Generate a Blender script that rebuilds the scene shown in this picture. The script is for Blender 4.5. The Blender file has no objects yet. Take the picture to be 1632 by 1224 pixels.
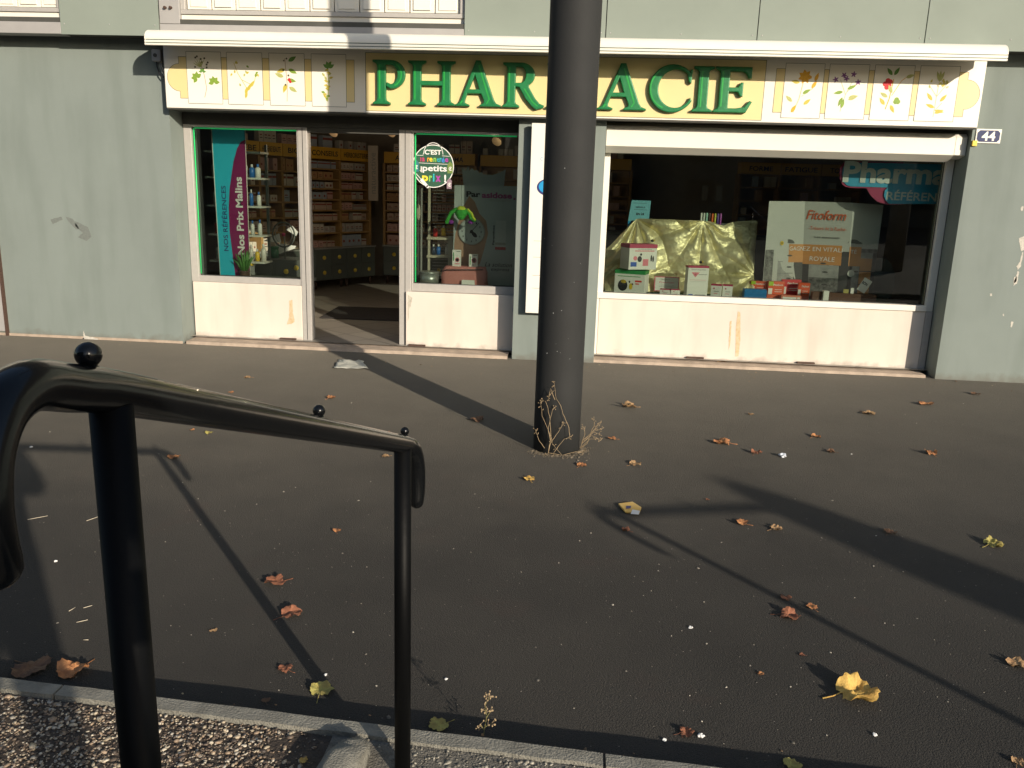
import bpy, bmesh, math, random
import numpy as np
from mathutils import Vector, Matrix, noise
R_ = math.radians
random.seed(7); np.random.seed(7)
SC = bpy.context.scene

# ------------------------------------------------------------------ camera, world, sun, exposure
H = 1.6
F = 1306.9
CM = ((0.99596, 0.04943, -0.07541), (0.08466, -0.22610, 0.97042), (0.03091, -0.97286, -0.22937))  # rows: world X,Y,Z in (right, down, forward)
cam_d = bpy.data.cameras.new('Camera'); cam = bpy.data.objects.new('Camera', cam_d); SC.collection.objects.link(cam)
cam_d.sensor_width = 36.0; cam_d.lens = F / 1632 * 36; cam_d.clip_start = 0.02; cam_d.clip_end = 2000
_m = Matrix([[CM[i][0], -CM[i][1], -CM[i][2]] for i in range(3)])
cam.matrix_world = Matrix.Translation((0, 0, H)) @ _m.to_quaternion().to_matrix().to_4x4()
SC.camera = cam
SUN_AZ, SUN_EL = R_(38.2), R_(16.4)          # light travels towards -X +Y
world = bpy.data.worlds.new("World"); SC.world = world; world.use_nodes = True
wn = world.node_tree.nodes; wl = world.node_tree.links
sky = wn.new('ShaderNodeTexSky'); sky.sky_type = 'NISHITA'; sky.sun_disc = False
sky.sun_elevation = SUN_EL; sky.sun_rotation = R_(180 - 38.2)
sky.air_density = 1.0; sky.dust_density = 1.0
bg = wn['Background']; bg.inputs[1].default_value = 0.115
wl.new(sky.outputs[0], bg.inputs[0])
sun_d = bpy.data.lights.new('Sun', 'SUN'); sun = bpy.data.objects.new('Sun', sun_d); SC.collection.objects.link(sun)
sun_d.energy = 4.2; sun_d.angle = R_(0.55); sun_d.color = (1.0, 0.88, 0.72)
_dir = Vector((-math.sin(SUN_AZ) * math.cos(SUN_EL), math.cos(SUN_AZ) * math.cos(SUN_EL), -math.sin(SUN_EL)))
sun.rotation_euler = _dir.to_track_quat('-Z', 'Y').to_euler(); sun.location = (6, -8, 6)
SC.view_settings.view_transform = 'Standard'; SC.view_settings.look = 'None'
SC.view_settings.gamma = 1; SC.view_settings.exposure = 0.42
SC.cycles.max_bounces = 8; SC.cycles.transparent_max_bounces = 16

# ------------------------------------------------------------------ helpers
def ray(px, py):
    c = ((px - 816) / F, (py - 612) / F, 1.0)
    return Vector([sum(CM[i][k] * c[k] for k in range(3)) for i in range(3)])
def P(px, py, y):
    r = ray(px, py); t = y / r.y; return Vector((r.x * t, y, H + r.z * t))
def G(px, py, z=0.0):
    r = ray(px, py); t = (z - H) / r.z; return Vector((r.x * t, r.y * t, z))

MATS = {}
def mat(name, col, rough=0.6, metal=0.0, var=0.0, var_scale=6.0, bump=0.0, bump_scale=80.0, col2=None, emit=None, coat=0.0, spec=0.5, detail=6.0, attr=None):
    if name in MATS: return MATS[name]
    m = bpy.data.materials.new(name); m.use_nodes = True
    n = m.node_tree.nodes; l = m.node_tree.links; b = n['Principled BSDF']
    b.inputs['Base Color'].default_value = (*col, 1); b.inputs['Roughness'].default_value = rough
    b.inputs['Metallic'].default_value = metal; b.inputs['Specular IOR Level'].default_value = spec
    b.inputs['Coat Weight'].default_value = coat
    tc = n.new('ShaderNodeTexCoord')
    if var > 0 or col2:
        no = n.new('ShaderNodeTexNoise'); no.inputs['Scale'].default_value = var_scale; no.inputs['Detail'].default_value = detail
        no.inputs['Roughness'].default_value = 0.6
        l.new(tc.outputs['Object'], no.inputs['Vector'])
        mp = n.new('ShaderNodeMapRange'); mp.inputs[1].default_value = 0.3; mp.inputs[2].default_value = 0.7
        l.new(no.outputs['Fac'], mp.inputs[0])
        mx = n.new('ShaderNodeMix'); mx.data_type = 'RGBA'
        c2 = col2 if col2 else tuple(c * (1 - var) for c in col)
        mx.inputs[6].default_value = (*col, 1); mx.inputs[7].default_value = (*c2, 1)
        l.new(mp.outputs[0], mx.inputs[0]); l.new(mx.outputs[2], b.inputs['Base Color'])
        mr = n.new('ShaderNodeMapRange'); mr.inputs[3].default_value = rough * 0.85; mr.inputs[4].default_value = min(1, rough * 1.15)
        l.new(no.outputs['Fac'], mr.inputs[0]); l.new(mr.outputs[0], b.inputs['Roughness'])
    if attr:
        at = n.new('ShaderNodeVertexColor'); at.layer_name = attr; l.new(at.outputs[0], b.inputs['Base Color'])
    if bump > 0:
        nb = n.new('ShaderNodeTexNoise'); nb.inputs['Scale'].default_value = bump_scale; nb.inputs['Detail'].default_value = 4
        l.new(tc.outputs['Object'], nb.inputs['Vector'])
        bp = n.new('ShaderNodeBump'); bp.inputs['Strength'].default_value = bump; bp.inputs['Distance'].default_value = 0.01
        l.new(nb.outputs['Fac'], bp.inputs['Height']); l.new(bp.outputs[0], b.inputs['Normal'])
    if emit:
        b.inputs['Emission Color'].default_value = (*emit[0], 1); b.inputs['Emission Strength'].default_value = emit[1]
    MATS[name] = m
    return m
def hexc(r, g, b):
    f = lambda c: ((c / 255 + 0.055) / 1.055) ** 2.4 if c > 10 else c / 255 / 12.92
    return (f(r), f(g), f(b))

def tag(o, label=None, cat=None, group=None, kind=None):
    if label: o['label'] = label
    if cat: o['category'] = cat
    if group: o['group'] = group
    if kind: o['kind'] = kind
    return o
def link(o): SC.collection.objects.link(o); return o
def thing(name, label, cat, loc=(0, 0, 0), rz=0.0, group=None):
    o = link(bpy.data.objects.new(name, None)); o.location = loc; o.rotation_euler = (0, 0, rz); o.empty_display_size = 0.1
    return tag(o, label, cat, group)
def local_inv(parent):
    if parent is None: return Matrix.Identity(4)
    ch = []; p = parent
    while p: ch.append(p); p = p.parent
    M = Matrix.Identity(4)
    for q in reversed(ch): M = M @ Matrix.Translation(q.location) @ q.rotation_euler.to_matrix().to_4x4()
    return M.inverted()

class MB:
    """collects shapes into one mesh"""
    def __init__(s): s.v = []; s.f = []; s.mi = []; s.sm = []
    def add(s, vs, fs, m=0, smooth=False):
        o = len(s.v); s.v += [tuple(v) for v in vs]
        for f in fs: s.f.append(tuple(i + o for i in f)); s.mi.append(m); s.sm.append(smooth)
        return s
    def box(s, x0, x1, y0, y1, z0, z1, m=0, M=None):
        vs = [(x, y, z) for x in (x0, x1) for y in (y0, y1) for z in (z0, z1)]
        if M: vs = [M @ Vector(v) for v in vs]
        return s.add(vs, [(0, 1, 3, 2), (4, 6, 7, 5), (0, 4, 5, 1), (2, 3, 7, 6), (0, 2, 6, 4), (1, 5, 7, 3)], m)
    def poly(s, pts, m=0): return s.add(pts, [tuple(range(len(pts)))], m)
    def prism(s, pts, vec, m=0):
        n = len(pts); v = Vector(vec)
        a = [Vector(p) for p in pts]; b = [p + v for p in a]
        fs = [tuple(range(n - 1, -1, -1)), tuple(range(n, 2 * n))] + [(i, (i + 1) % n, n + (i + 1) % n, n + i) for i in range(n)]
        return s.add(a + b, fs, m)
    def tube(s, pts, rad, seg=12, m=0, cap=True, round_end=False):
        pts = [Vector(p) for p in pts]; n = len(pts)
        rad = rad if isinstance(rad, (list, tuple)) else [rad] * n
        if round_end:
            a, b = pts[0], pts[-1]; da = (pts[0] - pts[1]).normalized(); db = (pts[-1] - pts[-2]).normalized()
            pre = [(a + da * rad[0] * math.sin(t), rad[0] * math.cos(t)) for t in (1.45, 1.1, 0.75, 0.4)]
            post = [(b + db * rad[-1] * math.sin(t), rad[-1] * math.cos(t)) for t in (0.4, 0.75, 1.1, 1.45)]
            pts = [p for p, _ in pre] + pts + [p for p, _ in post]; rad = [r for _, r in pre] + list(rad) + [r for _, r in post]; n = len(pts)
        vs = []; up = None
        for i, p in enumerate(pts):
            t = (pts[min(i + 1, n - 1)] - pts[max(i - 1, 0)]).normalized()
            if up is None:
                up = Vector((0, 0, 1)) if abs(t.z) < 0.9 else Vector((1, 0, 0))
            u = (up - t * up.dot(t)).normalized(); w = t.cross(u); up = u
            for k in range(seg):
                a = 2 * math.pi * k / seg; vs.append(p + (u * math.cos(a) + w * math.sin(a)) * rad[i])
        fs = []
        for i in range(n - 1):
            for k in range(seg):
                fs.append((i * seg + k, i * seg + (k + 1) % seg, (i + 1) * seg + (k + 1) % seg, (i + 1) * seg + k))
        s.add(vs, fs, m, True)
        if cap:
            o = len(s.v) - len(vs)
            s.f.append(tuple(o + k for k in range(seg - 1, -1, -1))); s.mi.append(m); s.sm.append(False)
            s.f.append(tuple(o + (n - 1) * seg + k for k in range(seg))); s.mi.append(m); s.sm.append(False)
        return s
    def ball(s, c, r, m=0, sx=1, sy=1, sz=1, seg=16, rng=10, M=None):
        vs = [(0, 0, 1)]
        for i in range(1, rng):
            t = math.pi * i / rng
            for k in range(seg):
                a = 2 * math.pi * k / seg; vs.append((math.sin(t) * math.cos(a), math.sin(t) * math.sin(a), math.cos(t)))
        vs.append((0, 0, -1)); fs = []
        for k in range(seg): fs.append((0, 1 + k, 1 + (k + 1) % seg))
        for i in range(rng - 2):
            for k in range(seg):
                a = 1 + i * seg; fs.append((a + k, a + seg + k, a + seg + (k + 1) % seg, a + (k + 1) % seg))
        L = len(vs) - 1; a = 1 + (rng - 2) * seg
        for k in range(seg): fs.append((L, a + (k + 1) % seg, a + k))
        out = []
        for v in vs:
            q = Vector((v[0] * r * sx, v[1] * r * sy, v[2] * r * sz))
            if M: q = M @ q
            out.append(q + Vector(c))
        return s.add(out, fs, m, True)
    def build(s, name, mats, parent=None, local=False, bevel=0.0, seg=2, solid=0.0):
        me = bpy.data.meshes.new(name)
        vs = s.v
        if parent is not None and not local:
            I = local_inv(parent); vs = [tuple(I @ Vector(v)) for v in s.v]
        me.from_pydata(vs, [], s.f)
        if not isinstance(mats, (list, tuple)): mats = [mats]
        for m in mats: me.materials.append(m)
        me.polygons.foreach_set('material_index', s.mi); me.polygons.foreach_set('use_smooth', s.sm)
        me.update()
        o = link(bpy.data.objects.new(name, me)); o.parent = parent
        if solid:
            k = o.modifiers.new('s', 'SOLIDIFY'); k.thickness = solid
        if bevel:
            k = o.modifiers.new('b', 'BEVEL'); k.width = bevel; k.segments = seg; k.limit_method = 'ANGLE'; k.angle_limit = R_(40)
        return o

def text_polys(s, bold=0.0):
    key = (s, bold)
    if key in text_polys.c: return text_polys.c[key]
    cu = bpy.data.curves.new('t', 'FONT'); cu.body = s; cu.resolution_u = 3; cu.offset = bold; cu.size = 1
    o = link(bpy.data.objects.new('t', cu)); dg = bpy.context.evaluated_depsgraph_get()
    me = bpy.data.meshes.new_from_object(o.evaluated_get(dg))
    v = [tuple(q.co)[:2] for q in me.vertices]; f = [tuple(p.vertices) for p in me.polygons]
    bpy.data.objects.remove(o); bpy.data.curves.remove(cu); bpy.data.meshes.remove(me)
    xs = [a for a, b in v]; ys = [b for a, b in v]
    r = ([((a - min(xs)), (b - min(ys))) for a, b in v], f, max(xs) - min(xs), max(ys) - min(ys)); text_polys.c[key] = r
    return r
text_polys.c = {}
def text(mb, s, c, w, h, m=0, ax=(1, 0, 0), up=(0, 0, 1), bold=0.0, slant=0.0):
    """writes s centred on point c, fitted to width w and height h, along the axes ax / up"""
    v, f, tw, th = text_polys(s, bold)
    c = Vector(c); ax = Vector(ax); up = Vector(up)
    pts = []
    for a, b in v:
        u = (a / tw - 0.5) * w; t = (b / th - 0.5) * h
        pts.append(c + ax * (u + slant * t) + up * t)
    mb.add(pts, f, m)
    return mb
def ell(cx, cz, rx, rz, y, a0=0, a1=360, n=24, rot=0):
    out = []
    for i in range(n + (0 if a1 - a0 >= 360 else 1)):
        a = R_(a0 + (a1 - a0) * i / n); x = rx * math.cos(a); z = rz * math.sin(a); r = R_(rot)
        out.append((cx + x * math.cos(r) - z * math.sin(r), y, cz + x * math.sin(r) + z * math.cos(r)))
    return out
def ribbon(mb, pts, w, m=0):
    """flat line in the XZ plane"""
    pts = [Vector(p) for p in pts]; n = len(pts); vs = []
    for i, p in enumerate(pts):
        t = (pts[min(i + 1, n - 1)] - pts[max(i - 1, 0)]); t.y = 0; t.normalize(); q = Vector((-t.z, 0, t.x)) * w * 0.5
        vs += [p + q, p - q]
    mb.add(vs, [(2 * i, 2 * i + 1, 2 * i + 3, 2 * i + 2) for i in range(n - 1)], m)
def copy_tree(o, parent=None):
    c = o.copy(); SC.collection.objects.link(c); c.parent = parent
    for ch in list(o.children): copy_tree(ch, c)
    return c

# ------------------------------------------------------------------ materials
def wall_mat(name, col, bump=0.25):
    m = mat(name, col, 0.9, var=0.10, var_scale=1.3, spec=0.2)
    n = m.node_tree.nodes; l = m.node_tree.links; b = n['Principled BSDF']
    tc = n.new('ShaderNodeTexCoord'); mp = n.new('ShaderNodeMapping'); mp.inputs['Scale'].default_value = (2.2, 2.2, 0.35)
    l.new(tc.outputs['Object'], mp.inputs[0])
    no = n.new('ShaderNodeTexNoise'); no.inputs['Scale'].default_value = 2.5; no.inputs['Detail'].default_value = 8; l.new(mp.outputs[0], no.inputs[0])
    rp = n.new('ShaderNodeMapRange'); rp.inputs[1].default_value = 0.45; rp.inputs[2].default_value = 0.75; l.new(no.outputs[0], rp.inputs[0])
    src = b.inputs['Base Color'].links[0].from_socket
    mx = n.new('ShaderNodeMix'); mx.data_type = 'RGBA'; mx.blend_type = 'MULTIPLY'
    mx.inputs[7].default_value = (0.86, 0.87, 0.86, 1); l.new(rp.outputs[0], mx.inputs[0]); l.new(src, mx.inputs[6]); l.new(mx.outputs[2], b.inputs['Base Color'])
    # grime in the lowest few centimetres, a broken splash line
    ge = n.new('ShaderNodeNewGeometry'); sp = n.new('ShaderNodeSeparateXYZ'); l.new(ge.outputs['Position'], sp.inputs[0])
    g1 = n.new('ShaderNodeTexNoise'); g1.inputs['Scale'].default_value = 9; g1.inputs['Detail'].default_value = 6; l.new(tc.outputs['Object'], g1.inputs[0])
    ad = n.new('ShaderNodeMath'); ad.operation = 'MULTIPLY_ADD'; ad.inputs[1].default_value = -0.22; l.new(g1.outputs[0], ad.inputs[0]); l.new(sp.outputs[2], ad.inputs[2])
    r2 = n.new('ShaderNodeMapRange'); r2.inputs[1].default_value = -0.11; r2.inputs[2].default_value = -0.03; r2.inputs[3].default_value = 0.5; r2.inputs[4].default_value = 0.0
    l.new(ad.outputs[0], r2.inputs[0])
    m2 = n.new('ShaderNodeMix'); m2.data_type = 'RGBA'; m2.inputs[7].default_value = (0.13, 0.11, 0.085, 1)
    l.new(r2.outputs[0], m2.inputs[0]); l.new(mx.outputs[2], m2.inputs[6]); l.new(m2.outputs[2], b.inputs['Base Color'])
    nb = n.new('ShaderNodeTexNoise'); nb.inputs['Scale'].default_value = 140; nb.inputs['Detail'].default_value = 5; l.new(tc.outputs['Object'], nb.inputs[0])
    bp = n.new('ShaderNodeBump'); bp.inputs['Strength'].default_value = bump; bp.inputs['Distance'].default_value = 0.004
    l.new(nb.outputs[0], bp.inputs['Height']); l.new(bp.outputs[0], b.inputs['Normal'])
    return m
M_wall = wall_mat('grey_green_render', (0.222, 0.258, 0.240))
M_clad = mat('grey_green_cladding', (0.25, 0.288, 0.25), 0.75, var=0.08, var_scale=2.0, spec=0.25)
M_cream = wall_mat('cream_panel_paint', (0.72, 0.65, 0.57), 0.12)
M_alu = mat('grey_aluminium', (0.47, 0.45, 0.42), 0.45, metal=0.15, var=0.1, var_scale=20)
M_white = mat('white_pvc', (0.80, 0.77, 0.68), 0.4, var=0.05, var_scale=5)
M_whitec = mat('sign_white', (0.83, 0.80, 0.72), 0.3, var=0.03, var_scale=3)
M_dark = mat('dark_gap', (0.03, 0.03, 0.028), 0.8)
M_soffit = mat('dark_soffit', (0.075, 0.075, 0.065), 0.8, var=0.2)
M_flash = mat('grey_metal_sill', (0.36, 0.35, 0.34), 0.5, var=0.08, var_scale=8)
M_paleyel = mat('sign_cream', (0.76, 0.62, 0.31), 0.4, var=0.02)
M_line = mat('thin_dark_line', (0.08, 0.09, 0.07), 0.6)
M_card = mat('drawn_card', (0.84, 0.81, 0.72), 0.4)
M_green = mat('letter_green', (0.008, 0.15, 0.045), 0.4, var=0.35, var_scale=14, col2=(0.014, 0.20, 0.065), bump=0.15, bump_scale=60)
M_greenhi = mat('letter_green_ridge', (0.03, 0.38, 0.07), 0.35, var=0.2, var_scale=20)
M_pole = mat('dark_grey_pole_paint', (0.027, 0.028, 0.028), 0.75, var=0.12, var_scale=3, bump=0.08, bump_scale=60, spec=0.25)
M_black = mat('black_gloss_paint', (0.004, 0.0045, 0.005), 0.2, bump=0.04, bump_scale=30, coat=0.15, spec=0.3)
M_blackp = mat('black_post_paint', (0.0025, 0.0027, 0.003), 0.5, bump=0.05, bump_scale=60, spec=0.1)
M_conc = mat('pale_concrete', (0.50, 0.40, 0.31), 0.92, var=0.35, var_scale=9, bump=0.5, bump_scale=90)
M_kerb = mat('kerb_concrete', (0.27, 0.26, 0.22), 0.95, var=0.4, var_scale=14, bump=0.8, bump_scale=160)
M_wood = mat('shelf_wood', (0.48, 0.29, 0.11), 0.5, var=0.25, var_scale=5)
M_yel = mat('yellow_header', (0.75, 0.42, 0.04), 0.5)
M_cab = mat('grey_cabinet', (0.115, 0.13, 0.115), 0.5, var=0.05)
M_knob = mat('yellow_knob', (0.75, 0.55, 0.06), 0.35)
M_rust = mat('rust_plate', (0.09, 0.05, 0.035), 0.8, var=0.4, var_scale=60)
M_grline = mat('groove_green', (0.05, 0.09, 0.06), 0.5)
M_led = mat('green_tube', (0.02, 0.45, 0.12), 0.4, emit=((0.03, 0.7, 0.2), 0.16))
M_grey = mat('mid_grey_plastic', (0.35, 0.35, 0.33), 0.5)
M_ink = mat('black_ink', (0.02, 0.02, 0.025), 0.5)
M_paper = mat('white_paper', (0.80, 0.79, 0.76), 0.6)
M_int = mat('shop_inner_wall', (0.42, 0.36, 0.28), 0.9, var=0.15)

def glass_mat(name, tint, refl=1.0):
    m = bpy.data.materials.new(name); m.use_nodes = True; n = m.node_tree.nodes; l = m.node_tree.links; n.clear()
    o = n.new('ShaderNodeOutputMaterial'); mx = n.new('ShaderNodeMixShader'); t = n.new('ShaderNodeBsdfTransparent'); g = n.new('ShaderNodeBsdfGlossy')
    t.inputs[0].default_value = (*tint, 1); g.inputs['Roughness'].default_value = 0.0; g.inputs[0].default_value = (refl, refl, refl, 1)
    fr = n.new('ShaderNodeFresnel'); fr.inputs[0].default_value = 1.5
    l.new(fr.outputs[0], mx.inputs[0]); l.new(t.outputs[0], mx.inputs[1]); l.new(g.outputs[0], mx.inputs[2]); l.new(mx.outputs[0], o.inputs[0])
    return m
M_glass = glass_mat('window_glass', (0.80, 0.84, 0.80))

def asphalt():
    m = bpy.data.materials.new('asphalt'); m.use_nodes = True; n = m.node_tree.nodes; l = m.node_tree.links; b = n['Principled BSDF']
    tc = n.new('ShaderNodeTexCoord')
    def N(scale, detail=4, rough=0.5, x=None):
        k = n.new('ShaderNodeTexNoise'); k.inputs['Scale'].default_value = scale; k.inputs['Detail'].default_value = detail; k.inputs['Roughness'].default_value = rough
        l.new(tc.outputs['Object'], k.inputs[0]); return k
    def MR(src, a, bb, c, d):
        k = n.new('ShaderNodeMapRange'); k.inputs[1].default_value = a; k.inputs[2].default_value = bb; k.inputs[3].default_value = c; k.inputs[4].default_value = d
        l.new(src, k.inputs[0]); return k.outputs[0]
    big = MR(N(0.7, 6, 0.6).outputs[0], 0.3, 0.7, 0.0, 1.0)
    fine = MR(N(260, 3, 0.6).outputs[0], 0.3, 0.7, 0.0, 1.0)
    mx = n.new('ShaderNodeMix'); mx.data_type = 'RGBA'; mx.inputs[6].default_value = (0.028, 0.0265, 0.024, 1); mx.inputs[7].default_value = (0.047, 0.0435, 0.038, 1); l.new(big, mx.inputs[0])
    m2 = n.new('ShaderNodeMix'); m2.data_type = 'RGBA'; m2.blend_type = 'MULTIPLY'; m2.inputs[0].default_value = 1.0; l.new(mx.outputs[2], m2.inputs[6])
    cr = n.new('ShaderNodeMix'); cr.data_type = 'RGBA'; cr.inputs[6].default_value = (0.5, 0.5, 0.5, 1); cr.inputs[7].default_value = (1.55, 1.55, 1.55, 1); l.new(fine, cr.inputs[0]); l.new(cr.outputs[2], m2.inputs[7])
    # reddish-brown stains, then the lighter look of ground towards the shop painted in
    st = MR(N(2.3, 8, 0.65).outputs[0], 0.58, 0.75, 0.0, 0.5)
    m3 = n.new('ShaderNodeMix'); m3.data_type = 'RGBA'; m3.inputs[7].default_value = (0.050, 0.035, 0.030, 1); l.new(st, m3.inputs[0]); l.new(m2.outputs[2], m3.inputs[6])
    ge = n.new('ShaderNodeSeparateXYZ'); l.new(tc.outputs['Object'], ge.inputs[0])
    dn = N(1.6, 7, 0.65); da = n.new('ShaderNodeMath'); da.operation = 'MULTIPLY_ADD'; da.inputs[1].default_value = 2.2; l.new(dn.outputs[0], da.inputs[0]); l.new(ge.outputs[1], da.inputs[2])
    far_light = MR(da.outputs[0], 4.6, 9.0, 0.0, 0.85)
    m35 = n.new('ShaderNodeMix'); m35.data_type = 'RGBA'; m35.inputs[7].default_value = (0.145, 0.130, 0.103, 1); l.new(far_light, m35.inputs[0]); l.new(m3.outputs[2], m35.inputs[6]); m3 = m35
    # sparse pale grains
    vo = n.new('ShaderNodeTexVoronoi'); vo.inputs['Scale'].default_value = 75; l.new(tc.outputs['Object'], vo.inputs['Vector'])
    sep = n.new('ShaderNodeSeparateColor'); l.new(vo.outputs['Color'], sep.inputs[0])
    a = MR(sep.outputs[0], 0.965, 0.97, 0.0, 1.0); d = MR(vo.outputs['Distance'], 0.10, 0.16, 1.0, 0.0)
    mu = n.new('ShaderNodeMath'); mu.operation = 'MULTIPLY'; l.new(a, mu.inputs[0]); l.new(d, mu.inputs[1])
    m4 = n.new('ShaderNodeMix'); m4.data_type = 'RGBA'; m4.inputs[7].default_value = (0.35, 0.31, 0.26, 1); l.new(mu.outputs[0], m4.inputs[0]); l.new(m3.outputs[2], m4.inputs[6])
    l.new(m4.outputs[2], b.inputs['Base Color']); b.inputs['Diffuse Roughness'].default_value = 1.0; b.inputs['Roughness'].default_value = 0.85; b.inputs['Specular IOR Level'].default_value = 0.3
    vb = n.new('ShaderNodeTexVoronoi'); vb.inputs['Scale'].default_value = 190; l.new(tc.outputs['Object'], vb.inputs['Vector'])
    nb = N(420, 2); ad = n.new('ShaderNodeMath'); l.new(vb.outputs['Distance'], ad.inputs[0]); l.new(nb.outputs[0], ad.inputs[1])
    bp = n.new('ShaderNodeBump'); bp.inputs['Strength'].default_value = 0.8; bp.inputs['Distance'].default_value = 0.004; bp.invert = True
    l.new(ad.outputs[0], bp.inputs['Height']); l.new(bp.outputs[0], b.inputs['Normal'])
    return m
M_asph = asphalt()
def tiles_mat():
    m = bpy.data.materials.new('shop_tiles'); m.use_nodes = True; n = m.node_tree.nodes; l = m.node_tree.links; b = n['Principled BSDF']
    tc = n.new('ShaderNodeTexCoord'); mp = n.new('ShaderNodeMapping'); mp.inputs['Rotation'].default_value = (0, 0, R_(38)); l.new(tc.outputs['Object'], mp.inputs[0])
    br = n.new('ShaderNodeTexBrick'); br.offset = 0; br.inputs['Scale'].default_value = 1; br.inputs['Brick Width'].default_value = 0.4; br.inputs['Row Height'].default_value = 0.4
    br.inputs['Mortar Size'].default_value = 0.006; br.inputs['Color1'].default_value = (0.34, 0.31, 0.26, 1); br.inputs['Color2'].default_value = (0.30, 0.27, 0.23, 1); br.inputs['Mortar'].default_value = (0.10, 0.09, 0.08, 1)
    l.new(mp.outputs[0], br.inputs[0]); l.new(br.outputs[0], b.inputs['Base Color']); b.inputs['Roughness'].default_value = 0.35
    return m
M_tiles = tiles_mat()

# ------------------------------------------------------------------ ground, kerb, steps
def grid_sheet(name, x0, x1, y0, y1, z, m):
    mb = MB(); mb.poly([(x0, y0, z), (x1, y0, z), (x1, y1, z), (x0, y1, z)])
    return tag(mb.build(name, m), kind='structure')
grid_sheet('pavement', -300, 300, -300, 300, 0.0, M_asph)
def ky(x): return 2.03 - 0.0655 * x
KZ = 0.078
mb = MB()
joints = [-14, -10.5, -7.2, -4.6, -3.1, -1.52, 0.135, 1.2, 2.2, 3.4, 6, 9, 14]
for a, b in zip(joints[:-1], joints[1:]):
    n = max(2, int((b - a) / 0.08)); g = 0.004
    A = a + g; B = b - g
    prof = []
    for i in range(n + 1):
        x = A + (B - A) * i / n; j = 0.004 * noise.noise((x * 6, 0, 0)); k = 0.006 * noise.noise((x * 9, 5, 0)) + 0.004 * noise.noise((x * 30, 2, 0))
        yo = ky(x) + j; zt = KZ + 0.003 * noise.noise((x * 4, 9, 1))
        prof.append([(x, yo, -0.02), (x, yo, zt - 0.008), (x, yo - 0.007, zt), (x, yo - 0.058 + k, zt - 0.001), (x, yo - 0.060 + k, -0.02)])
    vs = [p for r in prof for p in r]; m5 = 5
    fs = [(i * m5 + k, i * m5 + k + 1, (i + 1) * m5 + k + 1, (i + 1) * m5 + k) for i in range(n) for k in range(4)]
    fs += [tuple(range(5)), tuple(n * m5 + k for k in range(4, -1, -1))]
    mb.add(vs, fs)
tag(mb.build('kerb', M_kerb), kind='structure')

M_agg = mat('aggregate_bed', (0.075, 0.058, 0.045), 0.95, var=0.4, var_scale=40, bump=1.0, bump_scale=120)
M_ramp = mat('step_concrete', (0.20, 0.185, 0.155), 0.95, var=0.5, var_scale=45, bump=1.0, bump_scale=150)
mb = MB()   # pebble-dash bed left of the handrail
mb.add([(-14, ky(-14) - 0.062, 0.062), (-0.64, ky(-0.64) - 0.062, 0.062), (-0.66, -8, 0.062), (-14, -8, 0.062), (-14, ky(-14) - 0.062, -.02), (-0.64, ky(-.64) - 0.062, -.02), (-0.66, -8, -.02), (-14, -8, -.02)],
       [(0, 1, 2, 3), (0, 4, 5, 1), (1, 5, 6, 2), (2, 6, 7, 3), (3, 7, 4, 0)])
tag(mb.build('aggregate_ground', M_agg), kind='structure')
mb = MB()   # foot of the steps and the steps
mb.add([(-0.638, ky(-0.64) - 0.062, 0.066), (14, ky(14) - 0.062, 0.066), (14, -8, 0.066), (-0.658, -8, 0.066), (-0.638, ky(-.64) - 0.062, -.02), (14, ky(14) - 0.062, -.02), (14, -8, -.02), (-0.658, -8, -.02)],
       [(0, 1, 2, 3), (0, 4, 5, 1), (1, 5, 6, 2), (2, 6, 7, 3), (3, 7, 4, 0)])
mb.box(-0.6, 3.2, -6, 0.86, 0.06, 0.235); mb.box(-0.598, 3.198, -5.99, 0.5, 0.2, 0.395)
tag(mb.build('steps', M_ramp), kind='structure')

def ico():
    bm = bmesh.new(); bmesh.ops.create_icosphere(bm, subdivisions=1, radius=1.0)
    v = np.array([q.co[:] for q in bm.verts]); f = np.array([[w.index for w in p.verts] for p in bm.faces]); bm.free(); return v, f
ICO_V, ICO_F = ico()
def pebbles(name, pos, size, cols, m, flat=0.5, parent=None):
    n = len(pos); nv = len(ICO_V)
    q = np.random.rand(n, 1, 3) * 0.8 + 0.6; V = ICO_V[None] * q * (1 + 0.18 * np.random.randn(n, nv, 1)); V[:, :, 2] *= flat
    a = np.random.rand(n) * 6.283; ca, sa = np.cos(a)[:, None], np.sin(a)[:, None]; t = np.random.randn(n)[:, None] * 0.35
    x, y, z = V[:, :, 0], V[:, :, 1], V[:, :, 2]; x, z = x * np.cos(t) - z * np.sin(t), x * np.sin(t) + z * np.cos(t)
    V = np.stack([x * ca - y * sa, x * sa + y * ca, z], 2) * size[:, None, None] + pos[:, None, :]
    Fc = (ICO_F[None] + (np.arange(n) * nv)[:, None, None]).reshape(-1, 3)
    me = bpy.data.meshes.new(name); me.vertices.add(n * nv); me.vertices.foreach_set('co', V.reshape(-1).astype(np.float32))
    nf = len(Fc); me.loops.add(nf * 3); me.loops.foreach_set('vertex_index', Fc.reshape(-1).astype(np.int32))
    me.polygons.add(nf); me.polygons.foreach_set('loop_start', (np.arange(nf) * 3).astype(np.int32)); me.polygons.foreach_set('loop_total', np.full(nf, 3, np.int32))
    me.update(); me.validate()
    ca_ = me.color_attributes.new('Col', 'FLOAT_COLOR', 'POINT'); c4 = np.ones((n, nv, 4)); c4[:, :, :3] = cols[:, None, :]
    ca_.data.foreach_set('color', c4.reshape(-1).astype(np.float32))
    me.polygons.foreach_set('use_smooth', np.ones(nf, bool)); me.materials.append(m)
    o = link(bpy.data.objects.new(name, me)); o.parent = parent; return o
M_peb = mat('pebble_stone', (0.4, 0.35, 0.28), 0.55, attr='Col')
n = 42000
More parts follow.
